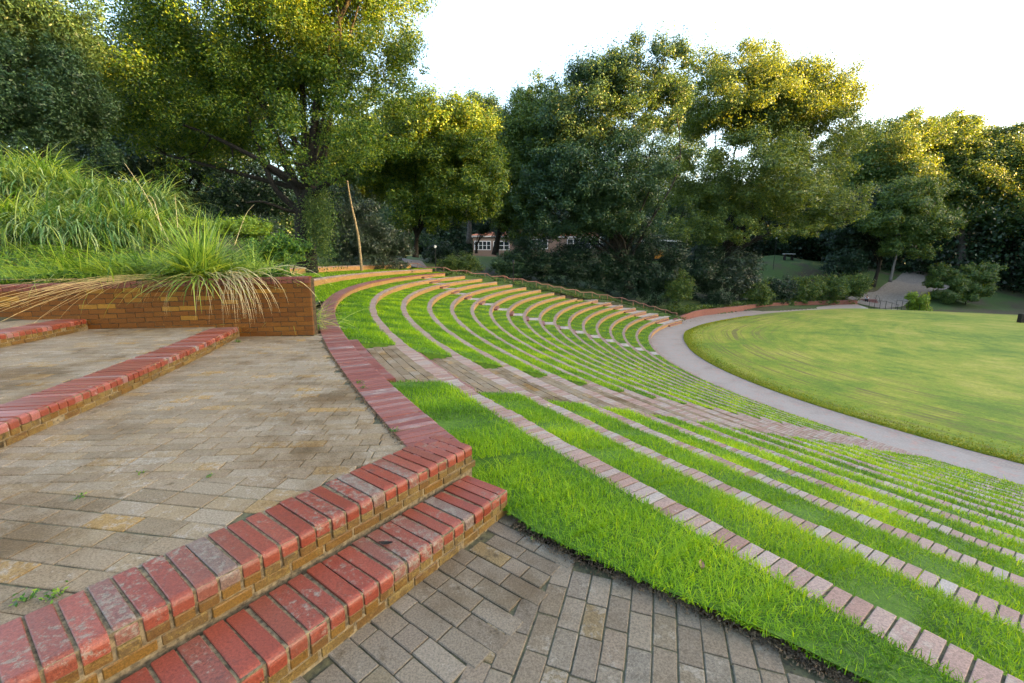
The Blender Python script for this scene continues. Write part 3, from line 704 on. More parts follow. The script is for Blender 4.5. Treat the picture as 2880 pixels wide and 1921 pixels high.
CP(2700, 850, 100); CP(2800, 860, 100); CP(2860, 830, 112); CP(2750, 790, 130); CP(2870, 798, 128); CP(2650, 755, 150); CP(2850, 760, 160); CP(2500, 752, 150)
C(*pd(2600, 880), ZP-.1); C(76, 82, -8.0); C(84, 80, -8.4); C(95, 80, -8.5); C(110, 78, -8.5); C(68, 80, -8.2); C(64, 80, -7.6); C(120, 60, -8.3)
C(60, 10, -8.2); C(51, 36, -8.6); C(90, 40, -8.3); C(70, -10, -7.8); C(30, 30, -8.6); C(20, 38, -8.4); C(40, 60, -8.6); C(60, 60, -8.6)
C(*at(1440, 735, 400)); C(*at(2800, 735, 400)); C(*at(200, 735, 400)); C(0, 1200, 3); C(900, 900, 3); C(-900, 900, 3); C(-900, 0, 3); C(900, -300, 5); C(0, -900, 3); C(300, -900, 3)
C(30, -35, 0); C(0, -25, 0); C(-10, -10, 0)
cp = np.array(cp)
def ground_fit(q):
    d = np.hypot(q[:, None, 0]-cp[None, :, 0], q[:, None, 1]-cp[None, :, 1]); return d
Kmat = ground_fit(cp) + np.eye(len(cp))*.15
Wt = np.linalg.solve(np.block([[Kmat, np.ones((len(cp), 1))], [np.ones((1, len(cp))), np.zeros((1, 1))]]), np.concatenate([cp[:, 2], [0]]))
def in_arena(x, y):
    """how deep a point lies inside the built terraces (metres), their level"""
    dx, dy = x-CX, y-CY; r = np.hypot(dx, dy); a = np.degrees(np.arctan2(dy, dx)); a = np.where(a > -20, a-360, a)
    return r, a
def gz(x, y):
    x = np.atleast_1d(np.asarray(x, float)); y = np.atleast_1d(np.asarray(y, float))
    q = np.column_stack([x, y]); z = ground_fit(q) @ Wt[:-1] + Wt[-1]
    # unseen ridge added on the right, shaped to keep low sun off the bowl
    ca, sa = math.cos(R(SUN_AZ)), math.sin(R(SUN_AZ)); u = x*ca + y*sa; v = -x*sa + y*ca
    added_ridge = 84*np.exp(-((u-205)/26)**2)*np.clip((185-v)/65, 0, 1)*np.clip((v+280)/60, 0, 1); z = np.maximum(z, added_ridge - 20)
    r, a = in_arena(x, y)
    k = np.clip(np.ceil((R0 + .6 - r)/DR), 0, 18); lev = -k*DZ - .75
    endt = np.interp(r, [rk(17), rk(9), rk(4), rk(0), 63.5, 67.5, 70], [-227.0, -213.0, -203.5, -195.5, -196.5, -197.5, -197.8])
    lev = np.where(r > 61.7, -.9, lev)
    ins = (a > endt) & (r < np.where(a < -170, 67.5, 66)) & (a < -100)
    z = np.where(ins, np.minimum(z, lev), z)
    z = np.where((r < 66) & (a > -160) & (a < -100), np.minimum(z, -.9), z)
    lw = (r < np.interp(a, LA, LR)+1.2); z = np.where(lw, np.minimum(z, -8.3), z)
    # under the far stretch of path
    z = np.where((r < 44) & (a > -262) & (a < -225) & (y < 90) & (r < np.interp(a, [-262, -252.7, -240.8, -226], [46.0, 41.7, 40.0, 38.2])), np.minimum(z, ZP-.25), z)
    return z
def ground(x, y): return float(gz(x, y)[0])
th = np.concatenate([np.linspace(-70, 75, 420), np.linspace(76, 289, 160)]); rad = np.concatenate([np.linspace(2, 12, 8), np.linspace(13, 150, 190), np.geomspace(152, 300, 34), np.geomspace(320, 3500, 24)])
TH, RD = np.meshgrid(np.radians(th), rad, indexing='ij'); X = RD*np.sin(TH); Y = RD*np.cos(TH)
Z = np.concatenate([gz(X[i], Y[i]) for i in range(len(th))]).reshape(X.shape)
Z = Z + np.where(RD > 40, .12*np.sin(X*.31)*np.cos(Y*.27), 0)
mb = MB(); mb.add(np.stack([X, Y, Z], -1).reshape(-1, 3), grid_faces(len(th), len(rad))[:, ::-1])
t_ = NT('woodland_ground'); n1 = t_.noise(.09, 5, rough=.6); n2 = t_.noise(1.6, 7, rough=.75); n3 = t_.noise(14, 4)
c = t_.ramp(t_.math('ADD', t_.math('MULTIPLY', n1, .75), t_.math('MULTIPLY', n2, .25)), [(.38, (.03, .065, .01)), (.5, (.05, .09, .014)), (.58, (.06, .05, .025)), (.7, (.07, .048, .03))])
c = t_.mix(.5, c, t_.ramp(n3, [(.3, (.4, .4, .4)), (.7, (1, 1, 1))]), 'MULTIPLY')
tag(mb.build('ground', t_.out(c, .95, n2, .8, .1), smooth=True), kind='structure')

# far plaza, the branch paths and the creek
def drape(name, polyc, width, mat, dz=.05, n=60):
    c = smooth_line(np.array(polyc, float), n); T = np.gradient(c, axis=0); T /= np.linalg.norm(T, axis=1)[:, None]; nn = np.column_stack([-T[:, 1], T[:, 0]])
    w = np.interp(np.linspace(0, 1, n), np.linspace(0, 1, len(np.atleast_1d(width))), np.atleast_1d(width))
    mb = MB(); Q = np.stack([c + nn*w[:, None]*f for f in np.linspace(-.5, .5, 9)], 1).reshape(-1, 2)
    z = gz(Q[:, 0], Q[:, 1]) + dz + .12*np.sin(Q[:, 0]*.31)*np.cos(Q[:, 1]*.27)
    mb.add(np.column_stack([Q, z]), grid_faces(n, 9)[:, ::-1], .5, Q); return tag(mb.build(name, mat, smooth=True), kind='structure')
M_dirt = mat_simple('pale_gravel_path', (.13, .11, .09), (.24, .21, .18), 3, .95)
M_dirt2 = mat_simple('grey_asphalt_path', (.12, .11, .115), (.20, .185, .19), 3, .95)
g2 = lambda px, py, Y: at(px, py, Y)[:2]
drape('path', [g2(2425, 855, 94), g2(2470, 850, 95.5), g2(2530, 838, 98), g2(2560, 800, 110), g2(2572, 772, 123), g2(2590, 760, 140)], [8, 9, 7, 5, 4.5, 4], M_dirt, .10)
drape('path', [g2(2540, 832, 99), g2(2600, 815, 106), g2(2680, 800, 118), g2(2790, 797, 128), g2(2900, 797, 134)], [4, 4, 3.5, 3, 3], M_dirt, .14)
drape('path', [g2(1150, 770, 58), g2(1180, 760, 64), g2(1150, 745, 76), g2(1080, 738, 95)], [3.0, 3, 3, 3], M_dirt2, .10)
t_ = NT('still_creek_water'); mb = MB()
prism(mb, [(62, 79), (68, 81.5), (80, 79.5), (95, 82), (130, 84), (130, 78), (95, 75), (80, 75.5), (66, 78)], -9.0, -8.05)
tag(mb.build('water', t_.out((.03, .04, .035), .06, t_.noise(2, 3), .1, .02)), kind='structure')

# ---- planted bank behind the retaining wall
BE = np.array([(-4.4, 9.15), (-5.1, 10.2), (-6.3, 12.2), (-7.6, 14.6), (-10.2, 18.2), (-13.8, 26), (-18, 34), (-24, 42)])   # right-hand foot of the bank
def bankz(x, y):
    x = np.asarray(x, float); y = np.asarray(y, float)
    b = np.interp(x, [-16, -9.6, -4.2], [.98, 1.02, 1.14])
    d = np.maximum(y - 9.0, 0); rise = np.clip((-x-6.0)/8.0, 0, 1.3)
    z = b + np.minimum(d*rise*.55, .2 + 2.3*np.clip((-x-4.5)/10, 0, 1.3)) + .03*d
    z = z*1.0 - np.clip((y-16)/12, 0, 1)*(z-1.2)*.7
    ex = np.interp(y, BE[:, 1], BE[:, 0]); g = np.clip((ex - x)/np.where(y < 9.6, .25, .9), 0, 1); g = g*g*(3-2*g)
    return z*g + (1-g)*(-.1) + .05*np.sin(x*2.1)*np.cos(y*1.7)*g
xs = np.linspace(0, 1, 130)**1.4; ys = np.linspace(0, 1, 70)
XS, T_ = np.meshgrid(xs, ys, indexing='ij'); Y = 7.4 + T_*24; ex = np.interp(Y, BE[:, 1], BE[:, 0]); X = ex - XS*32
Y = np.maximum(Y, np.interp(X, wall[:, 0], wall[:, 1]) + .15 + T_*.3)
Z = bankz(X, Y); Z = np.where(T_ > .9, Z*(1-(T_-.9)*6), Z)
mb = MB(); mb.add(np.stack([X, Y, Z], -1).reshape(-1, 3), grid_faces(130, 70)[:, ::-1])
M_bank = mat_simple('planted_bank_earth', (.05, .04, .02), (.12, .14, .03), 4)
tag(mb.build('planting_bed', M_bank, smooth=True), kind='structure')
#@@PLANTS
def leaf_quads(mb, P, N, size, aspect=.5, rnd=None, fold=0):
    """diamond leaves at P facing N"""
    n = len(P); N = N/(np.linalg.norm(N, axis=1)[:, None]+1e-9)
    h = rng.normal(size=(n, 3)); T = np.cross(N, h); T /= np.linalg.norm(T, axis=1)[:, None]+1e-9; B = np.cross(N, T)
    size = np.broadcast_to(size, (n,))[:, None]*rng.uniform(.65, 1.35, (n, 1))
    V = np.stack([P - T*size*.5, P + B*size*aspect*.5, P + T*size*.5, P - B*size*aspect*.5], 1)
    f = (np.arange(n)*4)[:, None] + np.arange(4)[None]
    mb.add(V.reshape(-1, 3), f, rng.random(n) if rnd is None else rnd)

def crown(ells, n_leaves, leaf, clumps=None, aspect=.55, shoot=.25, hollow=.35, csize=1.0, droop=0):
    """leaf positions: clumps spread through ellipsoids, local coordinates"""
    ells = np.array(ells, float); vol = ells[:, 3]*ells[:, 4]*ells[:, 5]; pr = vol**.7; pr /= pr.sum()
    nc = clumps or int(60 + 40*len(ells))
    ei = rng.choice(len(ells), nc, p=pr); E = ells[ei]
    d = rng.normal(size=(nc, 3)); d /= np.linalg.norm(d, axis=1)[:, None]; d[:, 2] = np.where(d[:, 2] < -.3, d[:, 2]*.6, d[:, 2])
    rr = (hollow + (1-hollow)*rng.random(nc)**.6)[:, None]
    Cc = E[:, :3] + d*rr*E[:, 3:]
    mean = (vol**(1/3))[ei]; cr = mean*rng.uniform(.12, .30, nc)*csize
    w = cr**2; w /= w.sum()
    li = rng.choice(nc, n_leaves, p=w)
    q = rng.normal(size=(n_leaves, 3)); q /= np.linalg.norm(q, axis=1)[:, None]
    # lumpy clump outline
    lump = 1 + .35*np.sin(q[:, 0]*5 + li) * np.cos(q[:, 1]*6 + li*1.7) + .2*np.sin(q[:, 2]*9 + li*.7)
    rad = (cr[li]*lump*(.35 + .65*rng.random(n_leaves)**.5))[:, None]
    P = Cc[li] + q*rad*np.array([1.15, 1.15, .8])
    sh = rng.random(n_leaves) < shoot*.5
    P[:, 2] += np.where(sh, np.abs(rng.normal(0, 1, n_leaves))*cr[li]*.7, 0)
    P[:, 2] -= droop*cr[li]*np.maximum(0, -q[:, 2])*rng.random(n_leaves)
    N = q*.8 + np.array([0, 0, .55]) + rng.normal(0, .45, (n_leaves, 3))
    return P, N, Cc, cr

def limbs(mb, base, forks, Cc, r0, nl=10, seg=9):
    """trunk with limbs that reach into the clumps"""
    trunk = np.array(forks, float); m = len(trunk)
    rr = r0*np.linspace(1, .55, m); rr[0] = r0*1.35
    tl = smooth_line(trunk, 14); tube(mb, tl, np.interp(np.linspace(0, 1, 14), np.linspace(0, 1, m), rr), seg)
    top = trunk[-1]
    pick = rng.choice(len(Cc), min(nl, len(Cc)), replace=False)
    for i in pick:
        s = tl[int(rng.uniform(.5, 1)*13)]; e = Cc[i]; mid = (s+e)/2 + rng.normal(0, .07, 3)*np.linalg.norm(e-s) + np.array([0, 0, .10*np.linalg.norm(e-s)])
        c = smooth_line([s, (s*.6+mid*.4) + rng.normal(0, .03, 3)*np.linalg.norm(e-s), mid, e], 10)
        ra = r0*rng.uniform(.22, .45); tube(mb, c, np.linspace(ra, ra*.15, 10), 6)
        for j in range(4):
            s2 = c[rng.integers(3, 9)]; dd = np.linalg.norm(Cc - s2, axis=1); k = np.argsort(dd)[rng.integers(0, min(6, len(dd)))]
            e2 = Cc[k]; mm = (s2+e2)/2 + rng.normal(0, .08, 3)*np.linalg.norm(e2-s2)
            tube(mb, smooth_line([s2, mm, e2], 6), np.linspace(ra*.4, ra*.08, 6), 4)

def EL(px, py, Y, rx, ry, rd=None):
    """ellipsoid: centre seen at px,py at distance Y, half sizes in photo pixels"""
    c = at(px, py, Y); a = rx*Y/FPX; b = ry*Y/FPX*1.06; return (*c, a, rd if rd else (a+b)/2*.9, b)

def tree(name, label, cat, base, ells, n, leaf, mat, r0, group=None, bark=None, fork=.35, lean=(0, 0), nl=10, forks=None, **kw):
    n = int(n*2.8); kw['clumps'] = int(kw.get('clumps', 60)*2.0); kw.setdefault('hollow', .3)
    base = np.array(base, float); ells = [(e[0]-base[0], e[1]-base[1], e[2]-base[2], *e[3:]) for e in ells]
    o = empty(name, tuple(base), label=label, cat=cat, group=group)
    P, N, Cc, cr = crown(ells, n, leaf, **kw)
    keep = P[:, 2] > .15; P, N = P[keep], N[keep]
    mb = MB(); leaf_quads(mb, P, N, leaf, kw.get('aspect', .55)); mb.build('crown', mat, o)
    if r0:
        mean = np.mean([e[:3] for e in ells], 0); top = mean*fork + np.array([0, 0, 0.0])
        if forks is None: forks = [(0, 0, -.5), (lean[0]*.3, lean[1]*.3, top[2]*.3), (lean[0]*.7 + top[0]*.2, lean[1]*.7 + top[1]*.2, top[2]*.7), (lean[0]+top[0]*.5, lean[1]+top[1]*.5, top[2]*1.1)]
        mb = MB(); limbs(mb, base, forks, Cc, r0, nl); mb.build('trunk', bark or M_bark, o, smooth=True)
    return o
def shrub(name, label, base, ells, n, leaf, mat, group=None, cat='shrub', **kw):
    kw.setdefault('clumps', 26); kw.setdefault('csize', 1.5)
    o = tree(name, label, cat, base, ells, n, leaf, mat, 0, group, **kw)
    mb = MB()
    for i in range(5):
        a = rng.uniform(0, 6.28); e = ells[i % len(ells)]; h = (e[2]-base[2])
        tube(mb, [(0, 0, -.2), (math.cos(a)*.15*e[3], math.sin(a)*.15*e[3], h*.4), (math.cos(a)*.4*e[3] + (e[0]-base[0]), math.sin(a)*.4*e[3] + (e[1]-base[1]), h)], [.05, .035, .015], 5)
    mb.build('stem', M_bark, o); return o
def on(px, Y, py=720):   # ground point under a pixel column at distance Y
    x, y, _ = at(px, py, Y); return (x, y, ground(x, y))

G_T = 'trees around the amphitheatre'
# the big oak on the left, trunk and forks traced
ob = np.array(at(862, 735, 35)); ob[2] = ground(ob[0], ob[1]) - .1
tr = lambda px, py, Y: tuple(np.array(at(px, py, Y)) - ob)
o = tree('oak_tree', 'great spreading oak left of the terraces, black forked trunk and yellow sunlit top', 'tree', ob,
     [EL(690, 90, 37, 300, 230), EL(960, 110, 35, 215, 230), EL(1030, 360, 33, 135, 165), EL(900, 420, 31, 190, 120), EL(470, 300, 37, 250, 190), EL(820, -160, 36, 330, 230), EL(720, 330, 36, 260, 150), EL(1130, 250, 36, 70, 130), EL(560, 480, 34, 120, 70)],
     170000, .17, M_oak, .62, nl=16, clumps=620, csize=.62, shoot=.7, hollow=.45,
     forks=[(0, 0, -.5), tr(858, 640, 35), tr(850, 585, 35), tr(880, 520, 35)])
mb = MB()
for pts, ra in [([(850, 600, 35), (800, 560, 34.6), (762, 520, 34.3), (738, 440, 34), (715, 380, 34), (690, 300, 34)], .30), ([(850, 565, 35), (828, 520, 35.3), (790, 440, 35.6), (760, 400, 36), (740, 250, 36)], .30),
                ([(868, 560, 35), (900, 530, 34.6), (950, 500, 34), (985, 480, 33.5), (1040, 440, 33)], .30), ([(858, 580, 35), (862, 500, 35), (880, 400, 35), (900, 250, 35), (930, 100, 35)], .34),
                ([(850, 600, 35), (800, 590, 34), (740, 565, 33), (690, 570, 32.5)], .16)]:
    tube(mb, smooth_line([tr(*p) for p in pts], 16), np.linspace(ra, ra*.3, 16), 8)
mb.build('limb', M_bark, o, smooth=True)
# ivy climbing the trunk
P = np.array([tr(895 + 26*math.sin(j_*.71) + rng.normal(0, 5 + 9*(j_ % 3)), 515 + 25*(j_ % 4) + 60*abs(math.sin(j_*1.3)) + rng.random()*rng.random()*150, 34.2 + rng.normal(0, .4)) for j_ in rng.integers(0, 40, 9000)]); mb = MB(); leaf_quads(mb, P, rng.normal(size=P.shape) + np.array([.4, -.8, .3]), .12, .7); mb.build('ivy', M_mid, o)

tree('oak_tree', 'rounded yellow green oak standing directly right of the great forked oak', 'tree', on(1168, 60), [EL(1230, 420, 60, 165, 120), EL(1300, 540, 58, 115, 120), EL(1185, 600, 58, 95, 85), EL(1110, 470, 62, 110, 110), EL(1245, 330, 60, 70, 55)],
     85000, .26, M_oak, .35, G_T, nl=12, clumps=300, csize=.75, shoot=.5)
tree('dark_tree', 'bluish dark tree with drooping boughs at the upper left corner', 'tree', on(60, 27), [EL(60, 230, 27, 180, 190), EL(140, 420, 28, 170, 80), EL(20, 20, 27, 190, 170), EL(20, 420, 26, 90, 80)], 60000, .17, M_blue, .4, G_T, nl=12, clumps=190, droop=1.6, csize=.7, hollow=.6, aspect=.4)
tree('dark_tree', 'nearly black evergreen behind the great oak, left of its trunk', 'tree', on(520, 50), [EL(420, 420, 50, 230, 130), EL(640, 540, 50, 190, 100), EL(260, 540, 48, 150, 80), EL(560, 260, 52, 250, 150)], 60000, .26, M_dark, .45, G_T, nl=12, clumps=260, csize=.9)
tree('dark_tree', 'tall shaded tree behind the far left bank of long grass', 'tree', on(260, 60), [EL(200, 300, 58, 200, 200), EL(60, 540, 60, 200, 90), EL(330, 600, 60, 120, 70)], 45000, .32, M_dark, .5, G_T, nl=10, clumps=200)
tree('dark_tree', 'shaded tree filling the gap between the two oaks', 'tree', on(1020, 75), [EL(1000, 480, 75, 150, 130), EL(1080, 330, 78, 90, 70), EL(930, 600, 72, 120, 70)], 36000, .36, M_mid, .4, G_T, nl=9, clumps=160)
tree('grey_trunk_tree', 'slender tree with straight grey trunk above the round green bush', 'tree', on(1319, 84, 741), [EL(1345, 400, 90, 85, 110), EL(1395, 330, 90, 60, 45), EL(1300, 540, 88, 70, 70)], 32000, .36, M_blue, .42, G_T, bark=M_bark2, fork=.6, nl=8, clumps=150)
tree('grey_trunk_tree', 'tree with dark straight trunk right of the slender grey one', 'tree', on(1392, 80, 752), [EL(1500, 420, 82, 130, 120), EL(1450, 560, 80, 110, 110), EL(1540, 300, 84, 90, 70), EL(1470, 650, 78, 80, 60)], 60000, .34, M_mid, .5, G_T, fork=.5, nl=14, clumps=260, csize=.8)
tree('tall_tree', 'tallest dark green tree in the centre, rising behind the handrail', 'tree', on(1770, 74, 790), [EL(1660, 330, 76, 170, 130), EL(1790, 240, 76, 150, 100), EL(1570, 470, 74, 110, 110), EL(1700, 510, 72, 170, 130), EL(1860, 320, 76, 70, 90), EL(1640, 640, 72, 110, 60), EL(1590, 610, 71, 120, 80), EL(1760, 610, 72, 130, 80), EL(1500, 590, 72, 70, 60)], 85000, .33, M_blue, .75, G_T, nl=20, clumps=360, csize=.75, shoot=.4)
tree('tall_tree', 'huge pale green tree right of centre with yellow sunlit crown', 'tree', on(2010, 92, 790), [EL(2080, 300, 90, 190, 130), EL(2240, 300, 90, 150, 110), EL(1960, 520, 86, 120, 110), EL(2120, 520, 84, 170, 130), EL(2000, 660, 82, 110, 60), EL(2330, 400, 92, 120, 90), EL(2300, 570, 90, 110, 110), EL(1990, 210, 90, 70, 50), EL(2060, 640, 82, 120, 60), EL(2210, 640, 86, 100, 55), EL(1900, 630, 80, 80, 70)], 110000, .36, M_pale_leaf, .85, G_T, nl=22, clumps=460, csize=.72, shoot=.4)
tree('tall_tree', 'broad blue green tree behind the far end of the path', 'tree', on(2400, 118, 760), [EL(2480, 470, 120, 110, 95), EL(2560, 380, 122, 90, 60), EL(2420, 600, 116, 90, 80), EL(2540, 560, 118, 90, 80)], 50000, .46, M_mid , .6, G_T, nl=10, clumps=240)
tree('leaning_tree', 'leaning dark trunk tree beside the grass patch above the steps', 'tree', on(2455, 106, 800), [EL(2450, 600, 108, 90, 60), EL(2500, 680, 106, 70, 40), EL(2380, 670, 108, 60, 50)], 24000, .42, M_dark, .45, G_T, fork=.7, lean=(2, 0), nl=8, clumps=120)
tree('young_tree', 'young mid green tree with slim grey trunk beside the bridge plaza', 'tree', on(2497, 98, 828), [EL(2560, 700, 98, 80, 36), EL(2520, 620, 98, 90, 60), EL(2600, 640, 99, 80, 60), EL(2560, 560, 100, 80, 50)], 26000, .36, M_mid, .24, G_T, bark=M_bark2, fork=.75, nl=9, clumps=120)
tree('tall_tree', 'large tree with thick grey trunk behind the spreading conifer', 'tree', on(2700, 124, 750), [EL(2700, 520, 122, 130, 80), EL(2640, 430, 124, 90, 60), EL(2760, 590, 120, 110, 55), EL(2620, 580, 122, 70, 60)], 50000, .48, M_mid, .95, G_T, bark=M_bark2, fork=.6, nl=12, clumps=240)
tree('tall_tree', 'second dark trunk tree left of the thick grey trunk', 'tree', on(2645, 130, 745), [EL(2600, 420, 134, 90, 60), EL(2680, 360, 134, 70, 40), EL(2720, 420, 134, 90, 60)], 30000, .5, M_mid, .7, G_T, fork=.6, nl=8, clumps=160)
tree('tall_tree', 'tree at the right picture edge with sunlit tips', 'tree', on(2850, 122, 750), [EL(2840, 480, 122, 110, 90), EL(2790, 400, 124, 70, 40), EL(2860, 390, 122, 70, 40), EL(2880, 620, 120, 100, 70)], 46000, .46, M_mid , .6, G_T, nl=10, clumps=230)
tree('tall_tree', 'farther tree between the huge pale tree and the broad blue one', 'tree', on(2330, 150, 745), [EL(2400, 430, 150, 60, 60), EL(2330, 620, 148, 90, 60)], 22000, .55, M_mid, .6, G_T, nl=6, clumps=120)

for px, Y, top, rx, lab in [(1150, 115, 330, 110, 'background tree behind the slender grey trunk tree'), (1600, 150, 400, 110, 'background tree behind the brick building, left part'), (1880, 140, 330, 110, 'background tree in the gap between the two tallest crowns'), (2250, 150, 400, 130, 'background tree low behind the huge pale tree'), (2560, 165, 430, 120, 'background tree behind the broad blue green one'), (650, 100, 300, 160, 'background tree behind the great oak on the left'), (2800, 165, 430, 120, 'background tree at the far right behind the thick grey trunk')]:
    hh = 700 - top; tree('background_tree', lab, 'tree', on(px, Y, 740), [EL(px, top+hh*.3, Y, rx*.7, hh*.3), EL(px-rx*.4, top+hh*.6, Y, rx*.6, hh*.28), EL(px+rx*.45, top+hh*.55, Y, rx*.6, hh*.3), EL(px, top+hh*.85, Y, rx*.8, hh*.22)], 16000, Y/434*1.5, M_blue, .5, G_T, nl=6, clumps=90)

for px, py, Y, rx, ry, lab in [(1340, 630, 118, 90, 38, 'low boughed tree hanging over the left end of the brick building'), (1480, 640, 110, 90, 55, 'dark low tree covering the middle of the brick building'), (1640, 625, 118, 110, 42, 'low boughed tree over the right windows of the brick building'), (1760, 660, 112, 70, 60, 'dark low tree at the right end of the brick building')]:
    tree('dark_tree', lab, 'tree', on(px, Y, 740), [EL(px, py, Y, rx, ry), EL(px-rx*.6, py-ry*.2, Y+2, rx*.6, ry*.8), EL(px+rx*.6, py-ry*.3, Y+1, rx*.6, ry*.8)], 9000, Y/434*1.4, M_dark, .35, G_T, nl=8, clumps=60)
# spreading conifer and shrubs at the far side
G_S = 'shrubs below the trees'
shrub('spreading_conifer', 'wide layered conifer bush with yellowish left side beyond the lawn', on(2715, 95, 850), [EL(2665, 790, 95, 50, 32), EL(2740, 800, 95, 75, 42), EL(2700, 830, 93, 70, 28), EL(2760, 760, 97, 55, 22), EL(2650, 760, 97, 35, 18)], 30000, .30, M_mid, cat='conifer', csize=.9, clumps=90)
shrub('small_bush', 'small lime green bush beside the bridge railing', on(2585, 82, 870), [EL(2578, 850, 82, 24, 22), EL(2590, 868, 82, 26, 16), EL(2570, 832, 82, 12, 10)], 9000, .22, M_lime)
for i, (px, py, Y, rx, ry, m, lab) in enumerate([
    (2395, 805, 94, 38, 42, M_mid, 'bright green shrub at the end of the curved wall, next to the steps'),
    (2330, 810, 92, 45, 38, M_mid, 'leafy shrub with reddish tips, second from the end of the curved wall'),
    (2262, 810, 90, 45, 38, M_mid, 'leafy green shrub midway along the curved wall'),
    (2195, 815, 88, 42, 36, M_dark, 'dark leafy shrub above the ivy tuft on the curved wall'),
    (2380, 745, 102, 60, 40, M_dark, 'tall dark bush behind the shrubs at the wall end'),
    (2130, 825, 84, 42, 34, M_mid, 'low green shrub right of the glossy magnolia'),
    (2020, 845, 78, 45, 26, M_dark, 'low dark shrub left of the glossy magnolia'),
    (1905, 815, 72, 38, 48, M_mid, 'bright leafed vine bush above the foot of the handrail'),
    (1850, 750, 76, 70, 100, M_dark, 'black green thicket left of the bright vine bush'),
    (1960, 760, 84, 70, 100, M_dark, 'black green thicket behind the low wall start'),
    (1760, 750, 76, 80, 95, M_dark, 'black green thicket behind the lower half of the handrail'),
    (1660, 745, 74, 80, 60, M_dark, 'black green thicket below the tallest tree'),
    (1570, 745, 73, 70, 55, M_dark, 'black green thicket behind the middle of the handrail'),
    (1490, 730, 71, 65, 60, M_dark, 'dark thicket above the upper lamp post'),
    (1430, 745, 70, 50, 35, M_blue, 'bluish thicket right of the round green bush'),
    (1290, 742, 66, 62, 30, M_mid, 'round glossy green bush behind the top of the handrail'),
    (1240, 715, 74, 50, 28, M_dark, 'dark bush behind the round green one'),
    (1010, 660, 48, 85, 80, M_mag, 'dark glossy magnolia behind the leaning bare trunk'),
    (1105, 690, 50, 60, 45, M_mag, 'lower glossy magnolia right of the leaning bare trunk'),
    (950, 590, 50, 70, 70, M_dark, 'dark shrub mass between the oak trunk and the bare trunk'),
    (2070, 775, 86, 62, 68, M_mag, 'tall glossy magnolia with pale leaves behind the path'),
    (690, 680, 30, 110, 60, M_mag, 'brown green bush under the oak, left of its trunk')]):
    b = on(px, Y, 720); b = (b[0], b[1], min(b[2], at(px, py+ry*.9, Y)[2])); low = max(0, min(at(px, py+ry*.6, Y)[2] - b[2], 6)); lowE = [(b[0], b[1]-.8, b[2] + low*.4, rx*Y/FPX*.9, rx*Y/FPX*.6, max(low*.6, .5))]
    big = 2.2 if m is M_mag else 1.6
    lf = Y/434*1.35 if m is not M_mag else Y/434*1.5
    shrub({1: 'magnolia_bush'}.get(m is M_mag, 'shrub'), lab, b, [EL(px, py, Y, rx, ry), EL(px-rx*.5, py+ry*.4, Y-1, rx*.6, ry*.6), EL(px+rx*.5, py+ry*.3, Y-.5, rx*.6, ry*.65)] + lowE, int(min(26000, 3.2*rx*ry*3.14/7.9/ .6)), lf, m, group=G_S, clumps=60, csize=1.1)
# shadowy wood closing the view behind the trees
P = []; 
for az in np.linspace(-62, 62, 150):
    for k in range(3):
        d = rng.uniform(165, 230); x, y = d*math.sin(R(az)), d*math.cos(R(az)); g = ground(x, y); h = rng.uniform(17, 26)
        n = 1300; q = rng.normal(size=(n, 3)); q /= np.linalg.norm(q, axis=1)[:, None]; P.append(np.array([x, y, g + h*.5]) + q*np.array([7.5, 7.5, h*.6])*(.5+.5*rng.random((n, 1))**.5))
P = np.concatenate(P); mb = MB(); leaf_quads(mb, P, rng.normal(size=P.shape), .85, .7); tag(mb.build('woodland', M_dark), 'dark far-off wood closing the view behind the trees', 'woodland', kind='stuff')
# ivy along the top of the curved wall and the handrail slope
P = []
for i in range(14000):
    t = rng.random(); j = t*(len(wl)-12) + 8; a = wl[int(j)]; nn = nrm[int(j)]; P.append((*(a + nn*rng.uniform(.1, 3.5)), ZP + 1.0 + .5*rng.random()**2))
for px, ln in ((2195, .75), (2362, .6), (2100, .2), (2250, .2)):
    a = pd(px, 860)
    j = np.argmin(np.hypot(*(wl-a).T)); 
    for i in range(350): P.append((*(wl[j] + T[j]*rng.normal(0, .35) - nrm[j]*rng.uniform(0, .2)), ZP + 1.0 - ln*rng.random()**1.3))
for i in range(16000):
    k = rng.uniform(-.5, 17.3); a = np.interp(k, range(18), ROW_END) - rng.uniform(1.0 if k < 9 else 2.6, 9); r = rk(k); x, y = pol(r, a); P.append((x, y, 0))
P = np.array(P); m_ = P[:, 2] == 0; P[m_, 2] = gz(P[m_, 0], P[m_, 1]) + .03 + .15*rng.random(m_.sum())**2
mb = MB(); leaf_quads(mb, P, rng.normal(size=P.shape)*.7 + np.array([0, -.3, 1]), .26, .8); tag(mb.build('ground_ivy', M_mid), 'green ivy covering the slope by the handrail and wall top', 'ivy', kind='stuff')

#@@GRASS
def blades(mb, base, h, w, lean, rnd=None, seg=2):
    """upright tapering blades, bent over"""
    n = len(base); a = rng.uniform(0, 2*np.pi, n); D = np.stack([np.cos(a), np.sin(a), 0*a], -1); S = np.stack([-np.sin(a), np.cos(a), 0*a], -1)
    h = np.broadcast_to(h, (n,))[:, None]; w = np.broadcast_to(w, (n,))[:, None]; lean = np.broadcast_to(lean, (n,))[:, None]
    up = np.array([0, 0, 1.0]); L = []
    for i in range(seg+1):
        t = i/seg; c = base + up*h*t*(1-.25*lean*t) + D*h*lean*t*t; ww = w*(1 - .85*t)*.5
        L.append(np.stack([c - S*ww, c + S*ww], 1))
    V = np.stack(L, 1).reshape(n, -1, 3)
    m = 2*(seg+1); f = []
    for i in range(seg): f.append([2*i, 2*i+1, 2*i+3, 2*i+2])
    F = (np.arange(n)*m)[:, None, None] + np.array(f)[None]
    mb.add(V.reshape(-1, 3), F.reshape(-1, 4), np.repeat(rng.random(n) if rnd is None else rnd, seg))
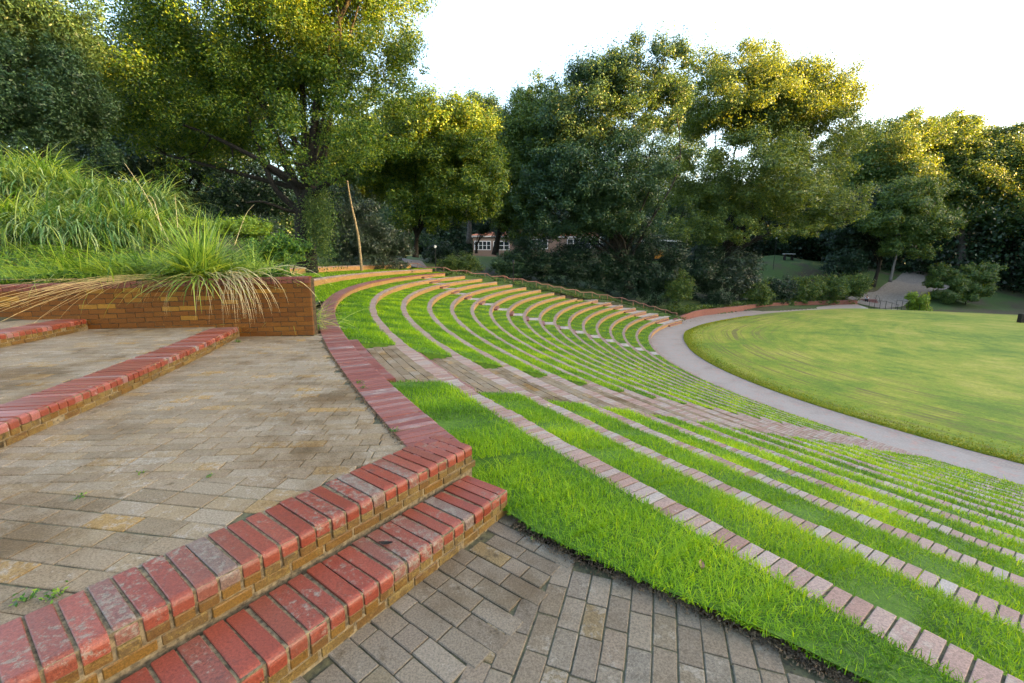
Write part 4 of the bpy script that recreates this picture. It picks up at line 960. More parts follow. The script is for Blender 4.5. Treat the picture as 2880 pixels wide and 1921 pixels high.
def wnoise(x, y, s, ph=0): return .5 + .25*(np.sin(x*s*1.3 + 2.1*np.sin(y*s*.7+ph)) + np.sin(y*s*1.1 + 1.7*np.sin(x*s*.9-ph)))

mb = MB()
for t in range(1, 18):
    z = zk(t); ri, ro = tread_inner(t), tread_outer(t); f0, f1 = far_aisle(t)
    for a0, a1 in [(grass_end(t), f0), (f1, AI0), (AI1, -132.0)]:
        if a1 <= a0: continue
        # sample with density falling off with distance, in 1 degree cells
        for c0 in np.arange(a0, a1, .5):
            c1 = min(c0+.5, a1); ac = (c0+c1)/2; pc = pol((ri+ro)/2, ac); d = math.hypot(math.hypot(*pc), HCAM - z)
            if pc[1] < -1.5: continue
            area = math.radians(c1-c0)*ri*(ro-ri); dens = min(9000, 9800*(2.6/d)**1.4 if d < 30 else 9500*(2.6/30)**1.45*(30/d)**1.5)
            n = int(area*dens)
            if n < 1: continue
            a = rng.uniform(c0-.03, c1+.03, n); e = rng.random(n); r = ri - .02 + (ro-ri+.02)*e
            # ragged edge: some clumps reach over the brick edge, others draw back
            edge_n = wnoise(a*60, r*0+t*9, .8); r = np.where(e < .12, r - .085*(edge_n-.38)*(1-e/.12), r)
            p = pol(r, a)
            if t == 1:
                bo = np.where(a > -147.6, np.interp(a, BND_A, BND_R), ro); k = r < bo + .03*wnoise(a*80, a*0, 1); k &= a < -143.3; p, a, r = p[k], a[k], r[k]
            k = wnoise(p[:, 0], p[:, 1], 9)*.6 + wnoise(p[:, 0], p[:, 1], 31)*.4 + rng.random(len(p))*.7 > .35; p, a, r = p[k], a[k], r[k]; n = len(p)
            if not n: continue
            cl = wnoise(p[:, 0], p[:, 1], 2.3, 1); hh = (.028 + .042*cl*rng.random(n)**.8)*np.interp(d, [4, 12, 25], [1, 1.35, 1.7])*np.interp(a, [-178, -165, -149], [.6, .95, 1.3]); tall = rng.random(n) < .02; hh = np.where(tall, hh*1.9, hh)
            ww = np.maximum(.007, d*.0014)*rng.uniform(.7, 1.3, n)
            rn = np.clip(.5*cl + .5*rng.random(n) + .15*(wnoise(p[:, 0], p[:, 1], .5, 3) - .5) + .22*(tall) - .12*(t == 1)*(r > 60.35) + .05, 0, 1)
            ea = (np.hypot(p[:, 0]-CX, p[:, 1]-CY) - ri)/(ro-ri); aa_ = np.degrees(np.arctan2(p[:, 1]-CY, p[:, 0]-CX)); aa_ = np.where(aa_ > 0, aa_-360, aa_)
            blades(mb, np.column_stack([p, z + turf(t)(aa_, ea)]), hh, ww, rng.uniform(.2, 1.3, n), rn, 2 if d < 12 else 1)
# upper strips beside the golden back walls
for ri, ro, z, a0, a1, n in [(R0+.42, 63.5, .004, 163.4-360, -161.0, 30000), (63.85, 67.3, .42, 162.2-360, -172.2, 14000)]:
    a = rng.uniform(a0, a1, n); p = pol(rng.uniform(ri, ro, n), a); d = np.hypot(p[:, 0], p[:, 1]); blades(mb, np.column_stack([p, np.full(n, z)]), rng.uniform(.05, .1, n), d*.0013, rng.uniform(.2, 1.2, n), None, 1)
print('terrace blades', mb.n)
tag(mb.build('grass', M_blade), 'bright green grass growing on every terrace step', 'grass', kind='stuff')

# lawn fringe and stubble
mb = MB(); n = 30000
a = rng.uniform(-250, -135, n); e = rng.exponential(.35, n); e = np.where(e > 2, .1, e); r = np.interp(a, LA, LR) - e - .0; p = pol(r, a)
z = ZP + .03 + .62*(1 - np.exp(-np.maximum(e, 0)/3.5)); d = np.hypot(p[:, 0], p[:, 1])
M_lb = mat_leaf('lawn_blade', [(.11, .18, .008), (.17, .24, .012), (.25, .29, .02), (.33, .33, .05)], .35, .6)
blades(mb, np.column_stack([p, z]), rng.uniform(.04, .09, n), d*.0015, rng.uniform(.2, 1.2, n), None, 1)
tag(mb.build('lawn_grass', M_lb), 'short grass blades along the near edge of the round lawn', 'grass', kind='stuff')

def long_blades(n, L, w, e0, droop, spread=.1, seg=6, floor=None, phi=None, base=None, tilt=0.):
    ph = rng.uniform(0, 2*np.pi, n) if phi is None else phi(n)
    b = np.column_stack([rng.normal(0, spread, n), rng.normal(0, spread, n), np.zeros(n)]) if base is None else base
    e = rng.uniform(*e0, n); dr = rng.uniform(*droop, n); LL = rng.uniform(*L, n)
    tw = rng.uniform(-.5, .5, n)
    p = b.copy(); rows = []; ww = rng.uniform(*w, n)
    for i in range(seg+1):
        t = i/seg; el = e - dr*t**1.2; hd = ph + tw*t
        S = np.stack([-np.sin(hd)*(1-tilt), np.cos(hd)*(1-tilt), 0*hd + tilt], -1)*(ww*(1 if i else .6)*(1-t)**.6 + .0015)[:, None]*.5
        rows.append(np.stack([p - S, p + S], 1))
        st = (LL/seg)[:, None]*np.stack([np.cos(hd)*np.cos(el), np.sin(hd)*np.cos(el), np.sin(el)], -1); p = p + st
        if floor is not None: p[:, 2] = np.maximum(p[:, 2], floor(p) + .01)
    V = np.stack(rows, 1).reshape(n, -1, 3); m = 2*(seg+1)
    F = (np.arange(n)*m)[:, None, None] + np.array([[2*i, 2*i+1, 2*i+3, 2*i+2] for i in range(seg)])[None]
    return V.reshape(-1, 3), F.reshape(-1, 4), np.repeat(rng.random(n), seg)
def grass_clump(label, x, y, z, n, L, w, e0=(.9, 1.5), droop=(.9, 2.4), spread=.18, mat=None, group='clumps of long ornamental grass', **kw):
    o = empty('ornamental_grass', (x, y, z), label=label, cat='grass clump', group=group)
    mb = MB(); mb.add(*long_blades(n, L, w, e0, droop, spread, **kw)); mb.build('blade_tuft', mat or M_long, o); return o
def bz(x, y): return float(bankz(np.array([x]), np.array([y]))[0])
clumps_px = [(40, 560, 13, 'tallest long grass clump at the left picture edge'), (150, 575, 13.5, 'long grass clump second from the left edge on the bank'), (255, 600, 13.0, 'arching grey green grass clump in the middle of the left bank'),
             (345, 615, 13.5, 'long grass clump right of the middle on the left bank'), (60, 620, 11.5, 'lower grass clump in front of the tallest one'), (180, 640, 11.5, 'drooping grass clump above the ivy band'),
             (300, 655, 11.8, 'drooping grass clump left of the yellow leafed bushes'), (400, 655, 12.5, 'grass clump at the right end of the long grass bank'), (110, 545, 15, 'upright grass tuft standing highest against the trees'), (430, 640, 14.5, 'thin grass clump beside the brown dead stalks')]
for i, (px, py, Y, lab) in enumerate(clumps_px):
    x = at(px, py, Y)[0]; grass_clump(lab, x, Y, bz(x, Y)-.03, 620, (.7, 1.9), (.022, .052), mat=M_long2 if i % 3 != 1 else M_long, spread=.30, e0=(.5, 1.45), droop=(1.0, 3.4), phi=lambda n: rng.normal(-.5, 1.3, n))
x = at(15, 700, 9.6)[0]; grass_clump('small grass clump over the wall cap at the left edge', x, 8.9, 1.0, 260, (.4, .9), (.008, .016), e0=(.3, 1.4), droop=(.5, 2))
# the sprawling clump over the wall
cx_, cy_ = at(565, 775, 9.25)[0], 9.25; cz_ = 1.13
wallfloor = lambda p: np.where(p[:, 1] + cy_ > np.interp(p[:, 0]+cx_, wall[:, 0], wall[:, 1]) - .02, 1.16 - cz_, -cz_ + .02)
o = grass_clump('sprawling spiky grass clump hanging over the retaining wall', cx_, cy_, cz_, 900, (.6, 1.8), (.018, .036), e0=(.02, 1.5), droop=(.2, 1.5), spread=.12, floor=wallfloor, group=None)
mb = MB(); mb.add(*long_blades(520, (1.1, 2.7), (.022, .040), (.02, .4), (.2, .7), .12, floor=wallfloor, phi=lambda n: np.where(rng.random(n) < .6, np.pi, 0) + rng.normal(0, .35, n))); mb.build('blade_tuft', M_long, o)
def stalks(n, sets):
    mb = MB()
    for cnt, ph0, phs, L, e0, dr, off in sets:
        b = np.column_stack([off[0] + rng.normal(0, .12, cnt), off[1] + rng.normal(0, .05, cnt), np.full(cnt, .04)])
        mb.add(*long_blades(cnt, L, (.011, .019), e0, dr, 0, 12, floor=wallfloor, phi=lambda n: rng.normal(ph0, phs, n), base=b, tilt=.6))
    return mb
mb = stalks(0, [(17, R(209), .10, (2.4, 4.0), (-.12, .1), (.3, .75), (-.1, -.15)), (12, R(214), .09, (1.8, 3.0), (-.05, .2), (.5, 1.1), (-.3, -.15)), (5, R(198), .08, (3.0, 4.4), (-.02, .1), (.25, .5), (-.4, -.2)), (12, R(330), .2, (1.6, 2.1), (.1, .4), (1.5, 2.0), (.1, -.1)), (22, R(318), .16, (1.7, 2.3), (.2, .5), (1.6, 2.1), (.55, -.05)), (14, R(300), .2, (1.3, 1.9), (.2, .5), (1.7, 2.2), (.9, -.05)), (9, R(345), .2, (1.3, 2.2), (.3, .6), (1.2, 1.9), (1.0, .0)), (8, R(250), .3, (1.2, 1.6), (.1, .4), (1.8, 2.2), (.2, -.1))])
mb.build('dry_stalk', M_dry, o)
mb = MB()
for (p0, p1, p2) in [((480, 690), (420, 560), (350, 458)), ((660, 690), (690, 600), (715, 575)), ((455, 650), (440, 560), (400, 545)), ((500, 640), (495, 580), (492, 546))]:
    pts = smooth_line([np.array(at(*p, 9.4)) - np.array([cx_, cy_, cz_]) for p in (p0, p1, p2)], 10); tube(mb, pts, np.linspace(.006, .003, 10), 4)
mb.build('flower_stalk', M_dry, o)

for px, L_, n_, lab in [(250, (.5, 1.5), 420, 'low sprawling grass patch on the wall top near the left edge'), (400, (.6, 1.6), 460, 'flattened grass patch left of the sprawling clump'), (770, (.5, 1.3), 420, 'flattened grass patch right of the sprawling clump'), (690, (.5, 1.2), 300, 'short flattened grass tuft at the right of the sprawling clump')]:
    x = at(px, 775, 9.5)[0]; yy = float(np.interp(x, wall[:, 0], wall[:, 1])) + 1.1; grass_clump(lab, x, yy, bz(x, yy), n_, L_, (.016, .034), e0=(.05, 1.1), droop=(.3, 1.6), spread=.35, phi=lambda n: rng.normal(-1.6, 1.6, n), tilt=.3)
# ivy and small plants over the bank
mb = MB(); n = 62000
X = rng.uniform(-17, -4.3, n); Y = np.interp(X, wall[:, 0], wall[:, 1]) + .12 + rng.exponential(1.6, n); keep = (Y < 17) & (X < np.interp(Y, BE[:, 1], BE[:, 0]) + .15)
X, Y = X[keep], Y[keep]; Z = bankz(X, Y) + .02 + .30*rng.random(len(X))**1.6*wnoise(X, Y, 2.1) ; leaf_quads(mb, np.column_stack([X, Y, Z]), rng.normal(size=(len(X), 3))*.6 + np.array([.1, -.4, 1]), .062, .75)
n = 26000; t_i = rng.random(n)**.9; Y = 9.15 + t_i*12; ex = np.interp(Y, BE[:, 1], BE[:, 0]); X = ex + .05 - np.abs(rng.normal(.0, .5, n)); Z = np.maximum(bankz(X, Y), 0) + .42*rng.random(n)*wnoise(X, Y, 1.7)*1.3
leaf_quads(mb, np.column_stack([X, Y, Z]), rng.normal(size=(n, 3))*.6 + np.array([.5, -.4, .8]), .07, .7)
tag(mb.build('ground_ivy', M_ivy), 'leafy ivy and weeds covering the bank above the brown wall', 'ivy', kind='stuff')
mb = MB(); n = 9000; X = rng.uniform(-14, -4.3, n); Y = np.interp(X, wall[:, 0], wall[:, 1]) + .15 + rng.exponential(1.1, n); keep = X < np.interp(Y, BE[:, 1], BE[:, 0]) + .1; X, Y = X[keep], Y[keep]; n = len(X)
mb.add(*long_blades(n, (.15, .5), (.005, .010), (.4, 1.5), (.4, 1.8), 0, 4, base=np.column_stack([X, Y, bankz(X, Y)])))
n = 4200; t_i = rng.random(n); Y = 9.2 + t_i*11; X = np.interp(Y, BE[:, 1], BE[:, 0]) - rng.uniform(-.1, 1.0, n); mb.add(*long_blades(n, (.3, .75), (.005, .010), (.2, 1.5), (.6, 2.0), 0, 5, base=np.column_stack([X, Y, np.maximum(bankz(X, Y), 0)])))
tag(mb.build('grass', M_long), 'thin wild grass growing on the planted bank', 'grass', kind='stuff')
for px, py, Y, rx, ry, lab in [(560, 655, 14.0, 62, 34, 'yellow green bush on the bank, left of the two'), (690, 655, 14.5, 72, 42, 'bright green bush on the bank, nearer the oak trunk'), (790, 705, 13.5, 70, 40, 'low tangled bush at the right end of the bank')]:
    x = at(px, py, Y)[0]; b = (x, Y, bz(x, Y)-.05)
    shrub('leafy_bush', lab, b, [EL(px, py, Y, rx, ry), EL(px-rx*.5, py+ry*.5, Y-.3, rx*.6, ry*.6), EL(px+rx*.5, py+ry*.5, Y-.3, rx*.6, ry*.6)], 8000, .075, M_lime if px < 760 else M_ivy, group='bushes on the planted bank', clumps=60, csize=1.0)
# plants above the top wall: fan palm, monkey grass, ornamental grass
o = empty('fan_palm', on(915, 40), label='small fan palm under the oak, left of the leaning bare trunk', cat='palm'); mb = MB()
pz = at(915, 700, 40)[2] - o.location.z
for i in range(13):
    a = rng.uniform(0, 6.28); el = rng.uniform(.3, 1.3); st = np.array([math.cos(a)*math.cos(el), math.sin(a)*math.cos(el), math.sin(el)])*rng.uniform(.8, 1.3) + np.array([0, 0, pz*.4])
    side = np.cross(st, [0, 0, 1]); side /= np.linalg.norm(side); upv = np.cross(side, st); upv /= np.linalg.norm(upv); dn = st/np.linalg.norm(st)
    tube(mb, [(0, 0, 0), st*.6, st], [.015, .012, .008], 4)
    for k in np.linspace(-1.5, 1.5, 15):
        d = dn*math.cos(k) + side*math.sin(k); t_ = st + d*.75 - upv*.0 + np.array([0, 0, -.1*abs(k)]); wv = np.cross(d, upv)*.035; mb.add([st, st + d*.4 + wv, t_, st + d*.4 - wv], [[0, 1, 2, 3]], rng.random())
mb.build('frond', M_blue, o)
for px, Y, lab, h, n in [(1100, 47, 'pale arching grass clump at the top end of the handrail', 1.7, 1500), (1000, 43, 'dark low grass clump above the topmost wall', .8, 900), (920, 41, 'dark low grass clump left of the bare trunk base', .8, 800), (1050, 44, 'dark low grass clump right of the bare trunk base', .8, 800)]:
    b = on(px, Y); grass_clump(lab, b[0], b[1], b[2], n, (h*.6, h*1.25), (.03, .05), spread=.55, mat=M_long if h > 1 else M_mid, e0=(.6, 1.5), droop=(.8, 2.3))
o = empty('bare_trunk', on(1017, 42), label='leaning bare pale trunk with no branches between oak and magnolia', cat='dead tree'); bl = np.array(o.location)
mb = MB(); tube(mb, smooth_line([np.array((0, 0, -.3))] + [np.array(at(px, py, 42)) - bl for px, py in ((1014, 735), (1012, 690), (1003, 640), (990, 585), (981, 540), (977, 508))], 20), np.linspace(.13, .07, 20), 9); mb.build('stem', M_pale, o, smooth=True)

# weeds in the paving joints
for i, (x, y, z, n, s, lab) in enumerate([(*pd(70, 1690, 0), 0, 40, .05, 'small weed sprouting behind the nearest step at the left edge'), (*pd(150, 1680, 0), 0, 34, .05, 'little green weed at the back of the nearest step'), (*pd(1008, 1078, 0), 0, 40, .06, 'weed beside the wide red coping, near the paved aisle'),
    (*pd(1022, 1092, 0), 0, 24, .05, 'tiny weed next to the one beside the wide red coping'), (*pd(1110, 1212, 0), 0, 30, .05, 'sprig at the crumbled paving edge near the corner'), (*pd(668, 962, 0), 0, 60, .06, 'tuft at the foot of the second step near the wall'), (*pd(590, 1340, 0), 0, 24, .035, 'flat weed in the middle of the upper paving'), (*pd(400, 1330, 0), 0, 20, .035, 'flat weed left of the middle of the upper paving'), (*pd(225, 1400, 0), 0, 22, .04, 'flat weed in the paving near the left edge'), (*pd(612, 905, .2), .2, 70, .07, 'yellow green weed at the wall foot above the second step'), (*pd(1525, 1500, -.408), -.408, 60, .09, 'broad leafed weed at the grass edge on the lower paving')]):
    o = empty('weed', (x, y, z), label=lab, cat='weed', group='weeds in the paving joints'); q = rng.normal(0, s*.45, (n, 3)); q[:, 2] = np.abs(q[:, 2])*.7 + .004
    mb = MB(); leaf_quads(mb, q, rng.normal(size=(n, 3))*.5 + np.array([0, 0, 1]), s*.5, .45); mb.build('leaf_cluster', M_ivy, o)
    mb = MB(); [tube(mb, [(0, 0, -.005), tuple(q[j]*.6), tuple(q[j])], [.0015, .001, .0008], 4) for j in range(0, n, 6)]; mb.build('stem', M_mid, o)
# crumbs of soil and litter at the joint beside the coping and along the lower grass edge
mb = MB(); P = []
for i in range(5200):
    t = rng.random(); q = np.interp(t, np.linspace(0, 1, 7), [.03, .39, .97, 1.42, 1.62, 2.3, 2.8]), np.interp(t, np.linspace(0, 1, 7), [3.03, 2.69, 2.29, 1.97, 1.78, 1.25, .75]); d = rng.normal(0, .035); P.append((q[0]+d*.6, q[1]+d*.8, -.408 + .004 + abs(rng.normal(0, .012))))
for i in range(2600):
    a = rng.uniform(-153, -147.7); q = pol(61.70 + abs(rng.normal(0, .02)), a); P.append((*q, .002+abs(rng.normal(0, .004))))
P = np.array(P); leaf_quads(mb, P, rng.normal(size=P.shape)*.8 + np.array([0, 0, .6]), .02, .45)
tag(mb.build('soil_litter', M_soil), 'brown crumbs and dead grass along the paving edges', 'litter', kind='stuff')
#@@OBJECTS
# handrail down the far ends of the rows
def hy(px): return float(np.interp(px, [1077, 1225, 1300, 1400, 1500, 1600, 1700, 1909], [57, 55.8, 57.3, 59.8, 61.8, 63.2, 65.6, 65.2]))
posts = [(1077, 729, 753), (1111, 739, 753), (1144, 740, 754), (1175, 741, 761), (1202, 752, 764), (1226, 752, 769), (1248, 753, 772), (1283, 761, 776), (1312, 761, 781), (1338, 769, 784), (1364, 769, 786), (1392, 777, 790), (1420, 776, 795), (1444.6, 784.5, 802), (1469.5, 784.5, 804), (1508, 791.6, 811), (1541, 800, 818), (1578, 807, 825), (1619, 815, 834), (1642, 822, 839), (1665.5, 822, 842), (1687, 829.4, 847), (1709, 829.4, 850), (1749, 837, 857), (1780.7, 845.7, 866), (1810.5, 853.8, 873), (1841.5, 861.8, 881), (1872.5, 871, 890), (1904, 880, 898)]
o = empty('handrail', at(1077, 753, hy(1077)), label='long thin rust brown handrail stepping down past the far ends of the rows', cat='handrail'); hl = np.array(o.location)
rail = [(1077, 729), (1096, 729), (1111, 739.4), (1175, 741), (1196, 751.6), (1251, 752.3), (1269.5, 761.5), (1313, 761), (1329, 769), (1369, 769.2), (1381, 777.5), (1420.5, 776.3), (1434.7, 784.5), (1469.5, 784.5), (1484.8, 792.2), (1508.3, 791.7), (1523.6, 799.4), (1542, 799.2), (1557.3, 807.6), (1578.7, 807), (1592, 814.7), (1619.5, 814.7), (1633.8, 822.3), (1665.5, 821.9), (1681.8, 829.4), (1709, 829.4), (1724.7, 837.2), (1750, 837.2), (1757.2, 840), (1767.6, 845), (1784.8, 845.7), (1798.6, 853.3), (1811.2, 853.8), (1826.1, 861.8), (1842.2, 861.8), (1858.3, 870.5), (1873.2, 871), (1890.4, 879.5), (1904.2, 880.2)]
mb = MB(); R_ = [np.array(at(x, y, hy(x))) - hl for x, y in rail]
for a, b in zip(R_[:-1], R_[1:]): tube(mb, [a, (a+b)/2, b], .042, 6)
mb.build('rail', M_rust, o)
for x, y0, y1 in posts:
    mb = MB(); a = np.array(at(x, y0, hy(x))) - hl; b = np.array(at(x, y1, hy(x))) - hl; b[2] -= .25; tube(mb, [a, (a+b)/2, b], .038, 6); mb.build('post', M_rust, o)
# lamp posts
def lamp(px, ytop, ybase, Y, label, white=True):
    b = np.array(at(px, ybase, Y)); h = at(px, ytop, Y)[2] - b[2]
    o = empty('lamp_post', tuple(b), label=label, cat='lamp post')
    mb = MB(); tube(mb, [(0, 0, -.4), (0, 0, .2), (0, 0, .25), (0, 0, h-.45)], [.11, .10, .06, .045], 8); mb.build('pole', M_black, o)
    mb = MB(); a = np.linspace(0, 1, 7); tube(mb, np.column_stack([0*a, 0*a, h-.45 + .42*a]), [.07, .13, .16, .17, .16, .12, .05], 10); mb.build('lantern', M_lamp if white else M_black, o)
    mb = MB(); tube(mb, [(0, 0, h-.05), (0, 0, h), (0, 0, h+.08)], [.19, .12, .02], 8); mb.build('lantern_cap', M_black, o)
lamp(1226, 688, 770, 57, 'black lamp post with pale lantern behind the top of the handrail')
lamp(1443.6, 733, 801, 62, 'short black lamp post standing in front of the dark thicket', False)
lamp(2174, 668, 760, 112, 'distant lamp post with white lantern beside the huge pale tree')

# brick building seen between the trunks
def building(label, x0, x1, Y, zb, zt, wins, roof=True):
    o = empty('brick_building', (x0, Y, zb), label=label, cat='building')
    mb = MB(); box(mb, ((x1-x0)/2, 5, (zt-zb)/2 - 1), (x1-x0, 10, zt-zb+2)); w_ = mb.build('wall', M_redface, o)
    mb = MB(); box(mb, ((x1-x0)/2, 5, zt-zb+.2), (x1-x0+1, 11, .45)); mb.build('cornice', M_white, o)
    if roof:
        mb = MB(); L = x1-x0; mb.add([(-.7, -.7, zt-zb+.43), (L+.7, -.7, zt-zb+.43), (L+.7, 10.7, zt-zb+.43), (-.7, 10.7, zt-zb+.43), (4, 5, zt-zb+2.2), (L-4, 5, zt-zb+2.2)], [[0, 1, 5, 4], [2, 3, 4, 5]]); n0 = mb.n
        mb.add([(L+.7, -.7, zt-zb+.43), (L+.7, 10.7, zt-zb+.43), (L-4, 5, zt-zb+2.2), (-.7, 10.7, zt-zb+.43), (-.7, -.7, zt-zb+.43), (4, 5, zt-zb+2.2)], [[0, 1, 2], [3, 4, 5]]); mb.build('roof', M_roof, o)
    for wx0, wx1, wz0, wz1, nb in wins:
        mb = MB(); cx = (wx0+wx1)/2 - x0; W = wx1-wx0; H = wz1-wz0; cz = (wz0+wz1)/2 - zb; fr = .22
        for i in range(nb+1): box(mb, (cx - W/2 + W*i/nb, -.06, cz), (fr, .16, H))
        for j in (0, .5, 1): box(mb, (cx, -.05 if j != .5 else -.045, cz - H/2 + H*j), (W+.2, .12, fr if j != .5 else .12))
        f = mb.build('window', M_white, o); mb = MB(); box(mb, (cx, -.01, cz), (W, .06, H)); mb.build('pane', M_glass, f)
    return o
X = lambda px, Y: at(px, 700, Y)[0]; Zf = lambda py, Y, px=1600: at(px, py, Y)[2]
YB = 140
building('red brick building with rows of white framed windows behind the dark trees', X(1330, YB), X(1720, YB), YB, Zf(716, YB), Zf(668, YB),
         [(X(1595, YB), X(1660, YB), Zf(698, YB), Zf(672, YB), 4), (X(1668, YB), X(1703, YB), Zf(698, YB), Zf(672, YB), 2), (X(1335, YB), X(1380, YB), Zf(704, YB), Zf(680, YB), 4), (X(1388, YB), X(1432, YB), Zf(704, YB), Zf(680, YB), 3), (X(1480, YB), X(1540, YB), Zf(700, YB), Zf(674, YB), 4)])
o = empty('pavilion', (X(1800, 132), 132, Zf(722, 132)), label='low dark pavilion with white eave and orange door behind the tallest tree', cat='building')
mb = MB(); box(mb, (6, 3, 1.8), (12, 6, 5.6)); mb.build('wall', M_bark, o); mb = MB(); box(mb, (6, 2.6, 4.8), (14, 8, .5)); mb.build('roof', M_white, o); mb = MB(); box(mb, (5.8, -.05, 1.1), (2.6, .12, 3.0)); mb.build('door', M_orange, o)

# parked car glimpsed between trunks
def car(px, py, Y, label):
    b = np.array(at(px, py, Y)); b[2] = ground(b[0], b[1]) + .1; o = empty('parked_car', tuple(b), .15, label, 'car')
    prof = [(-2.2, .35), (-2.2, .85), (-1.9, .95), (-1.3, 1.42), (.5, 1.45), (1.15, .98), (2.0, .85), (2.25, .65), (2.25, .35)]
    mb = MB(); n = len(prof); V = [(x, y, z) for y in (-.85, .85) for x, z in prof]; k = np.arange(n); mb.add(V, np.stack([k, (k+1) % n, (k+1) % n+n, k+n], -1)); mb.add(V, [list(range(n))[::-1], list(range(n, 2*n))]); mb.build('body', M_car, o)
    mb = MB(); box(mb, (-.4, 0, 1.18), (1.6, 1.72, .36)); mb.build('window', M_glass, o)
    for wx in (-1.35, 1.4):
        for wy in (-.8, .8):
            mb = MB(); tube(mb, [(wx, wy-.1, .33), (wx, wy+.1, .33)], .33, 14); mb.build('wheel', M_black, o)
car(2372, 730, 150, 'white car parked far off between the dark trunks')
o = empty('picnic_table', at(2218, 718, 118), label='far picnic table with pale top on the grassy slope', cat='table'); g = ground(o.location.x, o.location.y) - o.location.z
mb = MB(); box(mb, (0, 0, .35), (2.8, 1.2, .14), rnd=.5); mb.build('tabletop', M_white, o)
for sx in (-1, 1): mb = MB(); box(mb, (sx, 0, (g-.2+.28)/2), (.15, 1.0, .28-g+.2)); mb.build('leg', M_bark, o)

# steps at the end of the curved wall, with a person sitting on them
SC_ = 1.0
sb = pd(2436, 853.5); o = empty('brick_steps', (sb[0], sb[1], ZP), label='three low red brick steps at the far end of the curved wall', cat='steps'); 
dirS = np.array([math.cos(R(8)), math.sin(R(8))]); rzS = R(8)
for i in range(3):
    mb = MB(); box(mb, (0, .9 + .5*i, .28*i + .14 - .2), (4.3, 1.8, .28+.4), bev=.03); mb.build('step', M_cop0, o)
o.rotation_euler.z = R(-22)
mw = Matrix.Translation(o.location) @ Matrix.Rotation(R(-22), 4, 'Z')
o2 = empty('stair_rail', tuple(mw @ Vector((2.35, .2, 0))), R(-22), 'thin black railing at the right side of the brick steps', 'railing')
mb = MB(); tube(mb, smooth_line([(0, 0, 1.0), (0, .1, 1.15), (0, 1.4, 1.75), (0, 2.2, 1.75)], 10), .035, 6); mb.build('rail', M_black, o2)
for y, h in ((0.05, 1.1), (2.2, 1.75)): mb = MB(); tube(mb, [(0, y, -.3), (0, y, h/2), (0, y, h)], .035, 6); mb.build('post', M_black, o2)

def skin(name, nodes, edges, mat, parent, sub=2):
    me = bpy.data.meshes.new(name); me.from_pydata([n[:3] for n in nodes], edges, []); ob = bpy.data.objects.new(name, me); COL.objects.link(ob)
    m = ob.modifiers.new('skin', 'SKIN')
    for v, n in zip(me.skin_vertices[0].data if me.skin_vertices else [], nodes): v.radius = (n[3], n[3])
    if not me.skin_vertices:
        bm = bmesh.new(); bm.from_mesh(me); lay = bm.verts.layers.skin.verify()
        for v, n in zip(bm.verts, nodes): v[lay].radius = (n[3], n[3]); v[lay].use_root = (v.index == 0)
        bm.to_mesh(me); bm.free()
    m.use_smooth_shade = True; s = ob.modifiers.new('sub', 'SUBSURF'); s.levels = sub; s.render_levels = sub
    me.materials.append(mat); ob.parent = parent; return ob
import bmesh
pp = mw @ Vector((.2, .78, .56+.08)); K = 1.25     # seated on the second step, feet on the lower one
o = empty('person', tuple(pp), R(-32), label='person in white shirt and black trousers sitting on the brick steps, elbows on knees', cat='person')
B_ = [(0, 0, .12, .15), (0, -.03, .30, .14), (0, -.12, .50, .15), (0, -.16, .58, .08), (0, -.22, .66, .05), (0, -.25, .76, .095), (0, -.26, .84, .085),   # 0-6 pelvis..head
      (.10, -.05, .10, .10), (.14, -.42, .12, .075), (.15, -.40, -.28, .05), (.15, -.52, -.32, .04),    # leg
      (-.10, -.05, .10, .10), (-.16, -.42, .13, .075), (-.17, -.38, -.28, .05), (-.17, -.50, -.32, .04),
      (.19, -.13, .50, .06), (.22, -.30, .28, .045), (.07, -.40, .52, .032), (.04, -.36, .60, .03),
      (-.19, -.13, .50, .06), (-.22, -.30, .28, .045), (-.07, -.40, .52, .032), (-.04, -.36, .60, .03)]
ED = [(0, 1), (1, 2), (2, 3), (3, 4), (4, 5), (5, 6), (0, 7), (7, 8), (8, 9), (9, 10), (0, 11), (11, 12), (12, 13), (13, 14), (2, 15), (15, 16), (16, 17), (17, 18), (2, 19), (19, 20), (20, 21), (21, 22)]
S = lambda L_, g=0: [(a*K, b*K, c*K, (r+g)*K) for a, b, c, r in L_]
skin('body', S(B_), ED, M_skin, o)
skin('shirt', S([B_[i] for i in (0, 1, 2, 15, 16, 19, 20)], .018), [(0, 1), (1, 2), (2, 3), (3, 4), (2, 5), (5, 6)], M_shirt, o)
skin('trousers', S([B_[i] for i in (0, 7, 8, 9, 11, 12, 13)], .02), [(0, 1), (1, 2), (2, 3), (0, 4), (4, 5), (5, 6)], M_cloth, o)
for s_ in (1, -1): skin('shoe', S([(.15*s_+.01*s_, -.40, -.33, .05), (.16*s_, -.55, -.345, .045)]), [(0, 1)], M_cloth, o)
skin('hair', S([(0, -.20, .80, .095), (0, -.19, .90, .085), (0, -.25, .93, .07)]), [(0, 1), (1, 2)], M_cloth, o)

